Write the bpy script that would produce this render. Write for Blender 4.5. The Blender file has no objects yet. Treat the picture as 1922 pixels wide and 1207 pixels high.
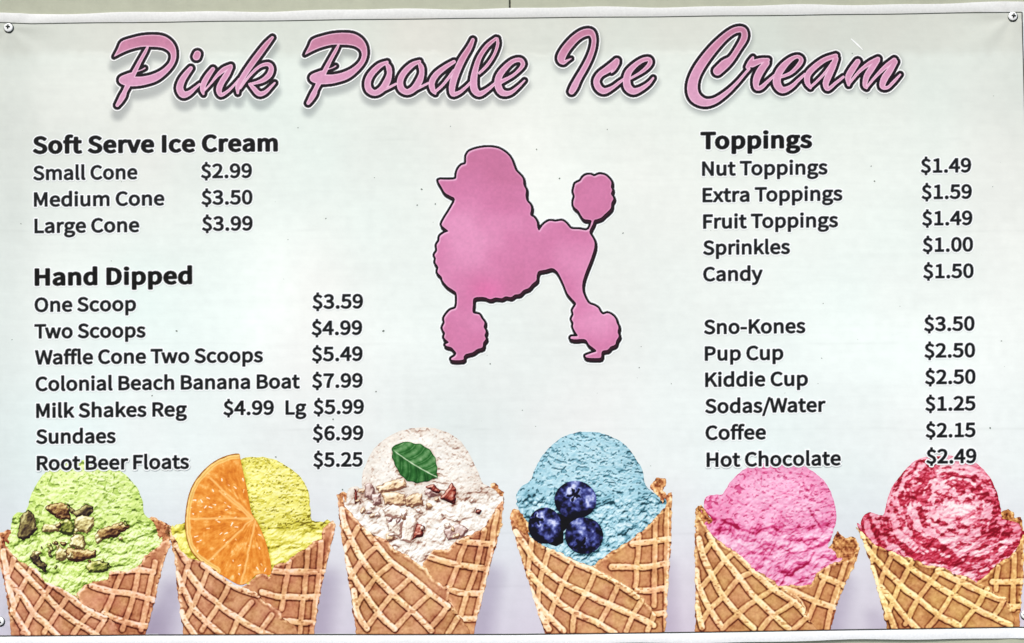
import bpy, math, numpy as np
# ------------------------------------------------------------------ camera, sky, sun, exposure
S = 0.001                      # one unit of the drawing below is one millimetre of the banner
CX, CZ, ZC = 961.0, 603.5, 1.60
scene = bpy.context.scene
C = scene.collection
cam = bpy.data.cameras.new('camera'); camo = bpy.data.objects.new('camera', cam); C.objects.link(camo)
cam.lens = 50; cam.sensor_width = 36; cam.clip_end = 200
camo.location = (0, -1.922*50/36, ZC); camo.rotation_euler = (math.radians(90), 0, 0)
scene.camera = camo
world = bpy.data.worlds.new('World'); scene.world = world; world.use_nodes = True
wn = world.node_tree; sky = wn.nodes.new('ShaderNodeTexSky'); sky.sky_type = 'NISHITA'; sky.sun_disc = False
SUN_EL, SUN_AZ = math.radians(52), math.radians(200)     # high and in front of the banner, a little to the left
sky.sun_elevation = SUN_EL; sky.sun_rotation = SUN_AZ; sky.air_density = 1.0; sky.dust_density = 2.5
wn.links.new(sky.outputs[0], wn.nodes['Background'].inputs[0]); wn.nodes['Background'].inputs[1].default_value = 0.10
sl = bpy.data.lights.new('sun', 'SUN'); sl.energy = 1.5; sl.angle = math.radians(14); sl.color = (1.0, 0.97, 0.92)
slo = bpy.data.objects.new('sun', sl); C.objects.link(slo)
from mathutils import Vector
sd = Vector((math.sin(SUN_AZ)*math.cos(SUN_EL), math.cos(SUN_AZ)*math.cos(SUN_EL), math.sin(SUN_EL)))
slo.rotation_euler = sd.to_track_quat('Z', 'Y').to_euler()
scene.view_settings.view_transform = 'Standard'; scene.view_settings.look = 'None'
scene.view_settings.exposure = 0.86
scene.view_settings.gamma = 1.0

# ------------------------------------------------------------------ materials
def new_mat(name):
    m = bpy.data.materials.new(name); m.use_nodes = True
    return m, m.node_tree, m.node_tree.nodes['Principled BSDF']
def noise(nt, scale, detail=4, rough=.6, sx=1, sy=1, sz=1):
    tc = nt.nodes.new('ShaderNodeTexCoord'); mp = nt.nodes.new('ShaderNodeMapping'); n = nt.nodes.new('ShaderNodeTexNoise')
    mp.inputs['Scale'].default_value = (sx, sy, sz)
    n.inputs['Scale'].default_value = scale; n.inputs['Detail'].default_value = detail; n.inputs['Roughness'].default_value = rough
    nt.links.new(tc.outputs['Object'], mp.inputs[0]); nt.links.new(mp.outputs[0], n.inputs['Vector'])
    return n.outputs['Fac']
def mul_noise(nt, col, fac, lo, hi):
    r = nt.nodes.new('ShaderNodeMapRange'); r.inputs['From Min'].default_value = .3; r.inputs['From Max'].default_value = .7
    r.inputs['To Min'].default_value = lo; r.inputs['To Max'].default_value = hi
    nt.links.new(fac, r.inputs['Value'])
    v = nt.nodes.new('ShaderNodeVectorMath'); v.operation = 'MULTIPLY'
    nt.links.new(col, v.inputs[0]); nt.links.new(r.outputs[0], v.inputs[1])
    return v.outputs[0]
def bump(nt, bs, fac, strength, dist):
    b = nt.nodes.new('ShaderNodeBump'); b.inputs['Strength'].default_value = strength; b.inputs['Distance'].default_value = dist
    nt.links.new(fac, b.inputs['Height']); nt.links.new(b.outputs[0], bs.inputs['Normal'])
def print_material(name, rough, streak):
    m, nt, bs = new_mat(name)
    at = nt.nodes.new('ShaderNodeVertexColor'); at.layer_name = 'ink'
    c = at.outputs['Color']
    c = mul_noise(nt, c, noise(nt, 260, 3, .6, 1, 1, 1), 1-streak*.8, 1+streak*.8)
    c = mul_noise(nt, c, noise(nt, 60, 5, .65, .35, 1, 2.2), 1-streak, 1+streak)
    nt.links.new(c, bs.inputs['Base Color'])
    bs.inputs['Roughness'].default_value = rough; bs.inputs['Specular IOR Level'].default_value = .22
    bump(nt, bs, noise(nt, 520, 2), .06, .0006)
    return m
M_PRINT = print_material('printed_vinyl', .42, .012)
M_INK = print_material('printed_ink', .42, .02)
def plain_material(name, rgb, rough, amt=.05, scale=40, metal=0, spec=.4, bs_=.1):
    m, nt, bs = new_mat(name)
    rg = nt.nodes.new('ShaderNodeRGB'); rg.outputs[0].default_value = (*rgb, 1)
    c = mul_noise(nt, rg.outputs[0], noise(nt, scale, 5), 1-amt, 1+amt)
    c = mul_noise(nt, c, noise(nt, scale*.08, 3), 1-amt, 1+amt)
    nt.links.new(c, bs.inputs['Base Color']); bs.inputs['Roughness'].default_value = rough
    bs.inputs['Metallic'].default_value = metal; bs.inputs['Specular IOR Level'].default_value = spec
    bump(nt, bs, noise(nt, scale*3, 3), bs_, .001)
    return m

# ------------------------------------------------------------------ object helpers
def link(o, parent=None, **kw):
    C.objects.link(o)
    if parent is not None: o.parent = parent
    for k, v in kw.items(): o[k] = v
    return o
def srgb(c):
    c = np.clip(np.asarray(c, float)/255., 0, 1)
    return np.where(c <= .04045, c/12.92, ((c+.055)/1.055)**2.4)
def pucker(x, y):              # the cloth is pulled in round each screw
    r_ = 0
    for sx, sy, ph in ((17, 52, .4), (1900, 31, 1.7), (0, 1166, 2.9), (1925, 1154, .9)):
        d = np.hypot(x-sx, y-sy)+1e-6; a = np.arctan2(y-sy, x-sx)
        r_ = r_-.9*np.exp(-d/26.)+.55*np.exp(-((d-55)/48.)**2)*np.cos(7*a+ph)
    return r_
def wave(x, y):                # the vinyl is not quite flat: shallow sag and ripples, in millimetres
    return (2.4*np.sin(x/310.+.8)*np.cos(y/520.) + 1.3*np.sin(y/170.+x/700.) + .35*np.sin(x/52.+y/400.)*np.sin(y/300.+1) + .55*np.sin(x/95.+y/260.)*np.exp(-((y-60)/260.)**2)
            + .5*np.sin(x/120.-y/150.+2)*np.exp(-((y-1190)/260.)**2)+pucker(x, y))
def to_world(x, y, lift):
    return np.stack([(x-CX)*S, -(wave(x, y)+lift)*S, (CZ-y)*S+ZC], -1)
def raw_mesh(name, co, loops, starts, mat, cols=None):
    me = bpy.data.meshes.new(name)
    me.vertices.add(len(co)); me.vertices.foreach_set('co', np.ascontiguousarray(co, np.float32).ravel())
    me.loops.add(len(loops)); me.loops.foreach_set('vertex_index', np.ascontiguousarray(loops, np.int32))
    me.polygons.add(len(starts)); me.polygons.foreach_set('loop_start', np.ascontiguousarray(starts, np.int32))
    me.update(calc_edges=True)
    me.materials.append(mat)
    if cols is not None:
        a = me.color_attributes.new('ink', 'FLOAT_COLOR', 'POINT')
        rgba = np.ones((len(co), 4), np.float32); rgba[:, :3] = cols
        a.data.foreach_set('color', rgba.ravel())
    me.polygons.foreach_set('use_smooth', np.ones(len(starts), bool))
    return me
INKGAIN = 1.0
def print_layer(name, X, Y, sd, col, lift, parent=None, mat=None, **kw):
    """A printed shape: the region sd < 0 of a grid, cut exactly along its outline (marching squares), one ink colour per point."""
    ny, nx = sd.shape
    sd = np.where(np.abs(sd) < 1e-3, 1e-3, sd)
    ins = sd < 0
    idx = np.arange(ny*nx).reshape(ny, nx)
    xs, ys = X.ravel(), Y.ravel(); cf = col.reshape(-1, 3)
    def cross(ia, ib):
        a, b = sd.ravel()[ia], sd.ravel()[ib]; t = a/(a-b)
        return xs[ia]*(1-t)+xs[ib]*t, ys[ia]*(1-t)+ys[ib]*t, cf[ia]*(1-t)[:, None]+cf[ib]*t[:, None]
    hm = ins[:, :-1] != ins[:, 1:]; vm = ins[:-1, :] != ins[1:, :]
    hid = -np.ones(hm.shape, int); vid = -np.ones(vm.shape, int)
    nh, nv = hm.sum(), vm.sum(); base = ny*nx
    hid[hm] = base+np.arange(nh); vid[vm] = base+nh+np.arange(nv)
    hx = cross(idx[:, :-1][hm], idx[:, 1:][hm]); vx = cross(idx[:-1, :][vm], idx[1:, :][vm])
    allx = np.concatenate([xs, hx[0], vx[0]]); ally = np.concatenate([ys, hx[1], vx[1]]); allc = np.concatenate([cf, hx[2], vx[2]])
    a, b, c, d = ins[:-1, :-1], ins[:-1, 1:], ins[1:, 1:], ins[1:, :-1]      # tl tr br bl
    case = a*1+b*2+c*4+d*8
    A, B, Cc, D = idx[:-1, :-1], idx[:-1, 1:], idx[1:, 1:], idx[1:, :-1]
    T, R, Bo, L = hid[:-1, :], vid[:, 1:], hid[1:, :], vid[:, :-1]
    src = dict(A=A, B=B, C=Cc, D=D, T=T, R=R, O=Bo, L=L)
    table = {15: ['ABCD'], 1: ['ATL'], 2: ['TBR'], 4: ['RCO'], 8: ['LOD'], 3: ['ABRL'], 6: ['TBCO'], 12: ['LRCD'], 9: ['ATOD'],
             5: ['ATL', 'RCO'], 10: ['TBR', 'LOD'], 7: ['ABCOL'], 14: ['TBCDL'], 13: ['ATRCD'], 11: ['ABROD']}
    loops, sizes = [], []
    for k, ps in table.items():
        m = case == k
        if not m.any(): continue
        for p in ps:
            q = np.stack([src[ch][m] for ch in reversed(p)], 1)
            loops.append(q.ravel()); sizes.append(np.full(len(q), len(p)))
    if not loops: return None
    loops = np.concatenate(loops); sizes = np.concatenate(sizes)
    starts = np.concatenate([[0], np.cumsum(sizes)[:-1]])
    used, inv = np.unique(loops, return_inverse=True)
    co = to_world(allx[used], ally[used], lift)
    if parent is not None: co = co-np.array(parent_loc(parent))
    me = raw_mesh(name, co, inv, starts, mat or M_INK, srgb(allc[used])*INKGAIN)
    return link(bpy.data.objects.new(name, me), parent, **kw)
def parent_loc(p):
    v = np.zeros(3)
    while p is not None:
        v += np.array(p.location); p = p.parent
    return v
def grid(x0, y0, x1, y1, h):
    return np.meshgrid(np.arange(x0, x1+h, h), np.arange(y0, y1+h, h))

# ------------------------------------------------------------------ drawing maths
def sstep(a, b, x):
    t = np.clip((x-a)/(b-a), 0, 1); return t*t*(3-2*t)
def smooth_line(P, n=4, closed=False):
    P = np.asarray(P, float)
    if n <= 1 or len(P) < 3: return P
    out = []; N = len(P)
    for i in range(N if closed else N-1):
        g = (lambda k: P[k % N]) if closed else (lambda k: P[min(max(k, 0), N-1)])
        p0, p1, p2, p3 = g(i-1), g(i), g(i+1), g(i+2)
        for t in np.arange(n)/n:
            out.append(.5*((2*p1)+(-p0+p2)*t+(2*p0-5*p1+4*p2-p3)*t*t+(-p0+3*p1-3*p2+p3)*t**3))
    if not closed: out.append(P[-1])
    return np.array(out)
def stroke_sdf(X, Y, P, out=None, pad=14):
    """union of round cones along a line of (x, y, r)"""
    d = np.full(X.shape, 1e3) if out is None else out
    x0, y0 = X[0, 0], Y[0, 0]; h = X[0, 1]-X[0, 0]
    for a, b in zip(P[:-1], P[1:]):
        r = max(a[2], b[2])+pad
        i0, i1 = int((min(a[1], b[1])-r-y0)/h), int((max(a[1], b[1])+r-y0)/h)+2
        j0, j1 = int((min(a[0], b[0])-r-x0)/h), int((max(a[0], b[0])+r-x0)/h)+2
        i0, j0 = max(i0, 0), max(j0, 0)
        if i1 <= i0 or j1 <= j0: continue
        xs, ys = X[i0:i1, j0:j1], Y[i0:i1, j0:j1]
        vx, vy = b[0]-a[0], b[1]-a[1]; L = vx*vx+vy*vy+1e-9
        t = np.clip(((xs-a[0])*vx+(ys-a[1])*vy)/L, 0, 1)
        dd = np.hypot(xs-a[0]-t*vx, ys-a[1]-t*vy)-(a[2]+(b[2]-a[2])*t)
        d[i0:i1, j0:j1] = np.minimum(d[i0:i1, j0:j1], dd)
    return d
def line_dist(X, Y, P):
    P = smooth_line(np.c_[np.asarray(P, float), np.zeros(len(P))], 3)
    return stroke_sdf(X, Y, P, pad=26)
def poly_sdf(X, Y, loops):
    d = np.full(X.shape, 1e9); ins = np.zeros(X.shape, bool)
    for P in loops:
        P = np.asarray(P, float); Q = np.roll(P, -1, 0)
        for a, b in zip(P, Q):
            vx, vy = b-a; L = vx*vx+vy*vy
            if L == 0: continue
            t = np.clip(((X-a[0])*vx+(Y-a[1])*vy)/L, 0, 1)
            d = np.minimum(d, (X-a[0]-t*vx)**2+(Y-a[1]-t*vy)**2)
            if a[1] != b[1]:
                ins ^= ((a[1] > Y) != (b[1] > Y)) & (X < a[0]+vx*(Y-a[1])/(b[1]-a[1]))
    d = np.sqrt(d); return np.where(ins, -d, d)
def vnoise(X, Y, s, seed=0, sy=None):
    sy = sy or s
    rs = np.random.RandomState(seed); n = 160
    G = rs.rand(n, n)
    u, v = X/s+37.3, Y/sy+11.7
    iu, iv = np.floor(u).astype(int), np.floor(v).astype(int); fu, fv = u-iu, v-iv
    fu = fu**3*(fu*(fu*6-15)+10); fv = fv**3*(fv*(fv*6-15)+10)
    g = lambda a, b: G[b % n, a % n]
    return (g(iu, iv)*(1-fu)+g(iu+1, iv)*fu)*(1-fv)+(g(iu, iv+1)*(1-fu)+g(iu+1, iv+1)*fu)*fv
def fbm(X, Y, s, seed=0, o=4, sy=None, gain=.55):
    sy = sy or s; r = 0; a = 1; t = 0
    for k in range(o):
        r = r+a*vnoise(X+k*17, Y-k*9, s/2**k, seed+k*7, sy/2**k); t += a; a *= gain
    return r/t
def worley(X, Y, s, seed=0, sy=None):
    sy = sy or s
    rs = np.random.RandomState(seed); n = 120
    JX, JY = rs.rand(n, n), rs.rand(n, n)
    u, v = X/s+50, Y/sy+50
    iu, iv = np.floor(u).astype(int), np.floor(v).astype(int)
    f1 = np.full(X.shape, 9.); f2 = np.full(X.shape, 9.)
    for dx in (-1, 0, 1):
        for dy in (-1, 0, 1):
            a, b = iu+dx, iv+dy
            d = (a+JX[b % n, a % n]-u)**2+(b+JY[b % n, a % n]-v)**2
            f2 = np.minimum(f2, np.maximum(f1, d)); f1 = np.minimum(f1, d)
    return np.sqrt(f1), np.sqrt(f2)
def blur(A, r):
    r = int(max(1, r))
    for ax in (0, 1):
        for _ in range(2):
            p = [(0, 0), (0, 0)]; p[ax] = (r+1, r)
            c = np.cumsum(np.pad(A, p, mode='edge'), ax)
            n = A.shape[ax]
            hi = np.take(c, np.arange(2*r+1, 2*r+1+n), ax); lo = np.take(c, np.arange(0, n), ax)
            A = (hi-lo)/(2*r+1)
    return A
def ramp(t, stops):
    k = np.array([s[0] for s in stops]); c = np.array([s[1] for s in stops], float)
    return np.stack([np.interp(t, k, c[:, i]) for i in range(3)], -1)
def even(cols): return [(i/(len(cols)-1), c) for i, c in enumerate(cols)]
def picture_light(H, h, L=(-.45, -.62, .65)):
    """the shading that the printed photograph itself shows, from a height field"""
    gy, gx = np.gradient(H, h)
    n = 1/np.sqrt(gx*gx+gy*gy+1)
    L = np.array(L)/np.linalg.norm(L)
    return (-gx*L[0]-gy*L[1]+L[2])*n

# ------------------------------------------------------------------ the painted wall behind
M_WALL = plain_material('olive_grey_wall_paint', (.45, .465, .35), .6, .06, 30, bs_=.35)
M_GAP = plain_material('dark_gap', (.012, .012, .010), .9)
wall = bpy.data.objects.new('panelled_wall', None); wall.location = (0, .004, ZC-.75)
link(wall, label='olive grey painted panel wall with a vertical joint behind the banner', category='wall')
def box_mesh(name, x0, x1, y0, y1, z0, z1, mat, bev=.0012):
    import bmesh
    bm = bmesh.new(); bmesh.ops.create_cube(bm, size=1)
    for v in bm.verts:
        v.co = Vector(((x0+x1)/2+v.co.x*(x1-x0), (y0+y1)/2+v.co.y*(y1-y0), (z0+z1)/2+v.co.z*(z1-z0)))
    if bev: bmesh.ops.bevel(bm, geom=bm.edges[:], offset=bev, segments=2, affect='EDGES')
    me = bpy.data.meshes.new(name); bm.to_mesh(me); bm.free(); me.materials.append(mat)
    return me
gx = (957-CX)*S
for x0, x1 in ((-2.0, gx-.0014), (gx+.0014, 2.0)):
    link(bpy.data.objects.new('siding_panel', box_mesh('siding_panel', x0, x1, 0, .012, -.5, 2.0, M_WALL)), wall)
link(bpy.data.objects.new('backing_board', box_mesh('backing_board', -2, 2, .0135, .02, -.5, 2.0, M_GAP, 0)), wall)

# ------------------------------------------------------------------ the banner: sheet, printed border, hems
def YT(x): return np.interp(x, [-60, 0, 60, 240, 960, 1300, 1682, 1922, 2000], [40, 41.5, 44, 42, 32.5, 29.5, 25.2, 22.0, 21])     # printed border, top
def YB(x): return np.interp(x, [-60, 0, 300, 960, 1280, 1600, 1780, 1905, 2000], [1194, 1194, 1192, 1190.5, 1187, 1182, 1179.5, 1178, 1179])
def OT(x): return YT(x)-17.5+1.2*np.sin(x/63.)-.8*np.sin(x/29.)    # cut edges of the vinyl
def OB(x): return YB(x)+19.5+1.0*np.sin(x/71.+1)+.7*np.sin(x/33.)
XL = lambda y: -28-y*.012
XR = lambda y: 1916+(y-24)*.0125+np.where(y > 110, 0, 0)
banner = bpy.data.objects.new('menu_banner', None); banner.location = (0, 0, ZC-.61)
link(banner, label='white vinyl ice cream menu banner with pink script title, pink poodle and six printed cones', category='banner')
XR = lambda y: 1916.5+(y-24)*.028
def strip(name, P0, P1, lift0, lift1, mat, n, parent, **kw):
    """a folded hem: top face between two edge curves with turned-down sides"""
    t = np.linspace(0, 1, n); a = np.array([P0(k) for k in t]); b = np.array([P1(k) for k in t])
    rows = [(a, lift0), (a*.94+b*.06, lift1), (a*.5+b*.5, lift1+.03), (a*.06+b*.94, lift1), (b, lift0)]
    co = np.concatenate([to_world(r[:, 0], r[:, 1], l) for r, l in rows])-parent_loc(parent)
    loops = []; 
    for k in range(4):
        for i in range(n-1): loops += [k*n+i, (k+1)*n+i, (k+1)*n+i+1, k*n+i+1]
    me = raw_mesh(name, co, loops, np.arange(0, len(loops), 4), mat)
    return link(bpy.data.objects.new(name, me), parent, **kw)
def print_background(X, Y):
    """the printed photograph of pale painted boards under the menu, with top shade and gloss patches painted in"""
    k = [(0, (208, 211, 199)), (92, (211, 215, 204)), (112, (220, 226, 216)), (330, (227, 233, 225)), (600, (229, 236, 230)),  # greyer top tones also carry shade from overhead, painted into the ink
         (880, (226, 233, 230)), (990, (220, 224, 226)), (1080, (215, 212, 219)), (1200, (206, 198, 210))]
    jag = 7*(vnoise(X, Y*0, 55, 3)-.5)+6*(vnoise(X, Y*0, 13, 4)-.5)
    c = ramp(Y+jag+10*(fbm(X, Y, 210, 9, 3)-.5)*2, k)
    f = fbm(X, Y, 420, 21, 3, 240)-.5
    g = fbm(X, Y, 330, 55, 3, 500)-.5
    s = fbm(X, Y, 170, 31, 5, 7)-.5                               # brush streaks along the boards
    m = fbm(X, Y, 14, 41, 3)-.5
    c = c*(1+.065*f+.02*s+.03*m)[..., None]+np.stack([g*-10, g*5, g*4], -1)
    edge = sstep(6, 0, np.abs(Y+jag-101))*(.25+vnoise(X, Y, 34, 8))*sstep(.35, .6, vnoise(X, Y*0, 120, 77))
    c = c+edge[..., None]*9
    for bx, by, bw, bh, k_ in ((505, 560, 90, 150, 9), (1000, 330, 120, 150, 8), (400, 170, 190, 60, 5), (1660, 640, 200, 120, 5), (620, 700, 120, 160, 4), (1130, 640, 110, 160, -4), (870, 780, 170, 70, -5), (40, 300, 60, 300, -6)):  # soft gloss patches of the vinyl, painted into the ink colour
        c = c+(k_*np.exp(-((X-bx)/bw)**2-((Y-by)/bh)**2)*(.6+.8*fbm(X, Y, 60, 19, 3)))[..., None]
    for yy in (262, 433, 645, 806, 1002, 1100):
        jj = 5*(vnoise(X, Y*0, 80, yy)-.5)
        c = c-(sstep(2.5, 0, np.abs(Y+jj-yy))*sstep(.45, .75, vnoise(X, Y*0, 150, yy+1))*6)[..., None]
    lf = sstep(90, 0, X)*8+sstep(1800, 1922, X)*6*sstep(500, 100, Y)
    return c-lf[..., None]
TITLE_SHADOW = []       # filled by the title below: outlines that drop a printed soft shadow
def build_sheet():
    h = 4.0
    xs = np.arange(-40, 1972+h, h); ys = np.arange(16, 1208+h, h)
    X, Y = np.meshgrid(xs, ys)
    # squeeze the grid between the real edges of the cloth
    v = (Y-16)/(ys[-1]-16); Yt = OT(X)+2.5; Yb = OB(X)-2.5
    Y = Yt+(Yb-Yt)*v
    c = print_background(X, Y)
    xr = XR(Y)
    out = (Y < YT(X)-.5) | (Y > YB(X)+.5) | (X > xr+1)
    # printed soft shadows: under the lettering of the title, beside the cones
    sh = np.zeros(X.shape)
    xu = np.arange(-40, 1972+h, h); yu = np.arange(16, 1208+h, h); XU, YU = np.meshgrid(xu, yu)
    d = np.full(XU.shape, 1e3)
    for P in TITLE_SHADOW: stroke_sdf(XU-1, YU-8, P, d, pad=30) if P.ndim == 2 else None
    shu = sstep(12, -2, d-4)
    c = c*(1-.21*shu[..., None]*np.array([1, .98, .93]))
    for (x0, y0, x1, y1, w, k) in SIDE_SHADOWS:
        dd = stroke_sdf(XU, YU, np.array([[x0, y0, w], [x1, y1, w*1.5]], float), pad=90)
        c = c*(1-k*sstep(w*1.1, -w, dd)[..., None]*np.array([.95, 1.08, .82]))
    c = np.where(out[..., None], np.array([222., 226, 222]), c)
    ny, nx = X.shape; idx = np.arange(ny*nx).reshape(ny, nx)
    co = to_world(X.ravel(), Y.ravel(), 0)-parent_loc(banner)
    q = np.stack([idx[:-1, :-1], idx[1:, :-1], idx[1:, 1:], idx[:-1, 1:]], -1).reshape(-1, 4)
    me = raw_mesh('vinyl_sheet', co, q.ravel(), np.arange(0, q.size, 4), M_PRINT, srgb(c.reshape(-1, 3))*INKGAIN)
    o = link(bpy.data.objects.new('vinyl_sheet', me), banner)
    md = o.modifiers.new('thickness', 'SOLIDIFY'); md.thickness = .0006; md.offset = -1
    # printed hairline border
    def hair(P, w): return np.array([[p[0], p[1], w] for p in P])
    X, Y = None, None
    M_LINE = plain_material('printed_border_ink', (.045, .05, .04), .5)
    def ln(name, A, B):
        n = 260; t = np.linspace(0, 1, n); a = np.array([A(k) for k in t]); b = np.array([B(k) for k in t])
        co = np.concatenate([to_world(a[:, 0], a[:, 1], .25), to_world(b[:, 0], b[:, 1], .25)])-parent_loc(banner)
        lp = []
        for i in range(n-1): lp += [i, n+i, n+i+1, i+1]
        link(bpy.data.objects.new(name, raw_mesh(name, co, lp, np.arange(0, len(lp), 4), M_LINE)), banner)
    ux = lambda k: -38+k*(1916.5+38)
    ln('printed_border_line', lambda k: (ux(k), YT(ux(k))+.2+.25*math.sin(ux(k)/37)), lambda k: (ux(k), YT(ux(k))+2.0+.25*math.sin(ux(k)/37)))
    ub = lambda k: -38+k*(1948+38)
    ln('printed_border_line', lambda k: (ub(k), YB(ub(k))-1.4), lambda k: (ub(k), YB(ub(k))+.9))
    vy = lambda k: 23+k*(1178-23)
    ln('printed_border_line', lambda k: (XR(vy(k)), vy(k)), lambda k: (XR(vy(k))+2.2, vy(k)))
    # hems
    def hem_mat(name, rgb):
        m, nt, bs = new_mat(name)
        rg = nt.nodes.new('ShaderNodeRGB'); rg.outputs[0].default_value = (*rgb, 1)
        c = mul_noise(nt, rg.outputs[0], noise(nt, 230, 3, .7), .93, 1.05)
        c = mul_noise(nt, c, noise(nt, 22, 4, .6, .4), .95, 1.03)
        nt.links.new(c, bs.inputs['Base Color']); bs.inputs['Roughness'].default_value = .4
        bump(nt, bs, noise(nt, 260, 2), .10, .0005); return m
    MH = hem_mat('shaded_folded_vinyl_hem', (.74, .745, .71)); MB = hem_mat('lit_folded_vinyl_hem', (.93, .95, .95))  # darker hem colour has overhead shade painted in, paler one is the lit bottom
    hx = lambda k: -40+k*2010
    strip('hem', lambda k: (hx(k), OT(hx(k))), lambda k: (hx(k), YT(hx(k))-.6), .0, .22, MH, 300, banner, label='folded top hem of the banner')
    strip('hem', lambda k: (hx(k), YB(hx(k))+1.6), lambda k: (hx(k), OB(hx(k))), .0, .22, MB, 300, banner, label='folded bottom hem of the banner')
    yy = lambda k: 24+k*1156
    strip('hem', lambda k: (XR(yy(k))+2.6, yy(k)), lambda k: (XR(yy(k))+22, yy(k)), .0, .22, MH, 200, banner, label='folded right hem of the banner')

# ------------------------------------------------------------------ the title, four words of brush script
def tr(scale, ox, oy): return lambda pts: np.array([[p[0]/scale+ox, p[1]/scale+oy]+[q/scale for q in p[2:]] for p in pts], float)
Z1, Z2, Z3, Z4 = tr(5.058, 180, 30), tr(4.004, 540, 30), tr(6.036, 1010, 30), tr(4.178, 1260, 30)
P_OUT = [(178,385),(214,315),(250,246),(350,210),(450,188),(560,182),(650,195),(720,240),(762,310),(767,400),(735,480),(665,560),(580,622),
         (470,657),(380,670),(300,668),(240,645),(222,612),(238,580),(290,556),(345,540),(366,560),(368,577),(440,578),(530,560),(620,520),
         (690,460),(716,400),(705,350),(660,315),(600,300),(510,295),(430,297),(330,322),(250,355),(186,388)]
P_STR = [[(496,300,11),(470,350,16),(420,440,18),(370,540,23),(320,640,25),(280,720,22),(262,762,28),(235,810,24),(208,850,17)], [(395,530,5),(440,515,5),(470,498,7)]]
def ink(color_word): pass
TITLE = []
def word(name, letters): TITLE.append((name, letters))
def shift(strokes, dx, dy): return [[(x+dx, y+dy, r) for x, y, r in s] for s in strokes]
word('Pink', [
 ('P', Z1, P_STR, P_OUT),
 ('i', Z1, [[(905,500,20),(865,550,26),(822,615,31),(800,690,34),(832,748,34),(890,735,24),(945,690,16),(990,650,11)], [(958,390,35),(968,366,34)]], None),
 ('n', Z1, [[(1115,508,20),(1070,570,26),(1030,640,28),(1016,700,24),(1025,745,10)], [(1030,715,10),(1090,650,10),(1150,575,16),(1215,515,24),(1285,478,18)],
            [(1285,490,20),(1245,560,28),(1200,630,28),(1172,700,28),(1190,752,20),(1250,722,15),(1310,665,12),(1365,600,10)]], None),
 ('k', Z1, [[(1678,208,14),(1620,275,24),(1540,380,28),(1460,490,28),(1395,590,27),(1352,670,24),(1350,735,12)],
            [(1375,690,10),(1430,610,12),(1500,530,14),(1570,475,16),(1640,462,20),(1668,500,24),(1650,560,27),(1590,612,22),(1520,638,15),(1460,650,12)],
            [(1465,655,14),(1500,690,22),(1550,740,25),(1605,730,20),(1660,680,14),(1700,638,10)]], None)])
P2 = lambda pts: Z1(pts)+np.array([357.6, -4]+[0]*(len(pts[0])-2))
O1 = [[(748,350,12),(690,378,20),(630,438,23),(602,500,24),(612,555,25),(655,580,22),(705,555,24),(745,500,26),(765,440,20),(760,390,20),(740,358,10)], [(715,560,12),(770,535,10),(815,512,9)]]
word('Poodle', [
 ('P', P2, P_STR, P_OUT),
 ('o', Z2, O1, None),
 ('o', Z2, shift(O1, 243, -7), None),
 ('d', Z2, [[(1250,345,14),(1190,382,18),(1120,438,22),(1083,500,23),(1090,555,20),(1110,585,8)], [(1110,570,11),(1160,525,11),(1210,465,12),(1250,410,12)],
            [(1392,180,14),(1365,240,20),(1310,330,25),(1265,430,26),(1238,520,25),(1240,585,20),(1290,575,14),(1345,530,11),(1390,485,11)]], None),
 ('l', Z2, [[(1565,170,12),(1500,225,16),(1442,310,18),(1412,400,22),(1398,480,27),(1402,550,28),(1440,585,22),(1500,555,15),(1560,505,11)],
            [(1575,170,10),(1578,215,12),(1552,290,11),(1500,370,12),(1440,430,10)]], None),
 ('e', Z2, [[(1590,500,18),(1680,455,12),(1740,405,13),(1768,362,17),(1745,330,17),(1690,342,18),(1630,395,22),(1588,455,25),(1580,520,27),(1610,575,25),(1670,578,17),(1730,535,11),(1780,485,7)]], None)])
word('Ice', [
 ('I', Z3, [[(375,482,6),(330,505,14),(285,525,26),(262,480,46),(300,395,46),(375,300,44),(450,230,42),(530,188,42),(600,190,38),(632,260,28),(622,360,28),(585,470,30),(525,590,32),(455,710,34),(410,800,40),(380,855,34)]], None),
 ('c', Z3, [[(892,508,32),(850,560,44),(780,610,40),(700,665,34),(662,740,36),(688,815,38),(750,850,34),(840,812,22),(920,752,18),(990,700,14)], [(890,530,32),(862,600,20),(832,640,8)]], None),
 ('e', Z3, [[(1030,715,14),(1130,660,16),(1215,600,22),(1268,535,26),(1255,490,25),(1185,500,26),(1095,560,30),(1025,640,38),(1003,730,42),(1020,810,44),(1080,852,38),(1160,828,28),(1250,768,20),(1305,702,12)]], None)])
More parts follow.
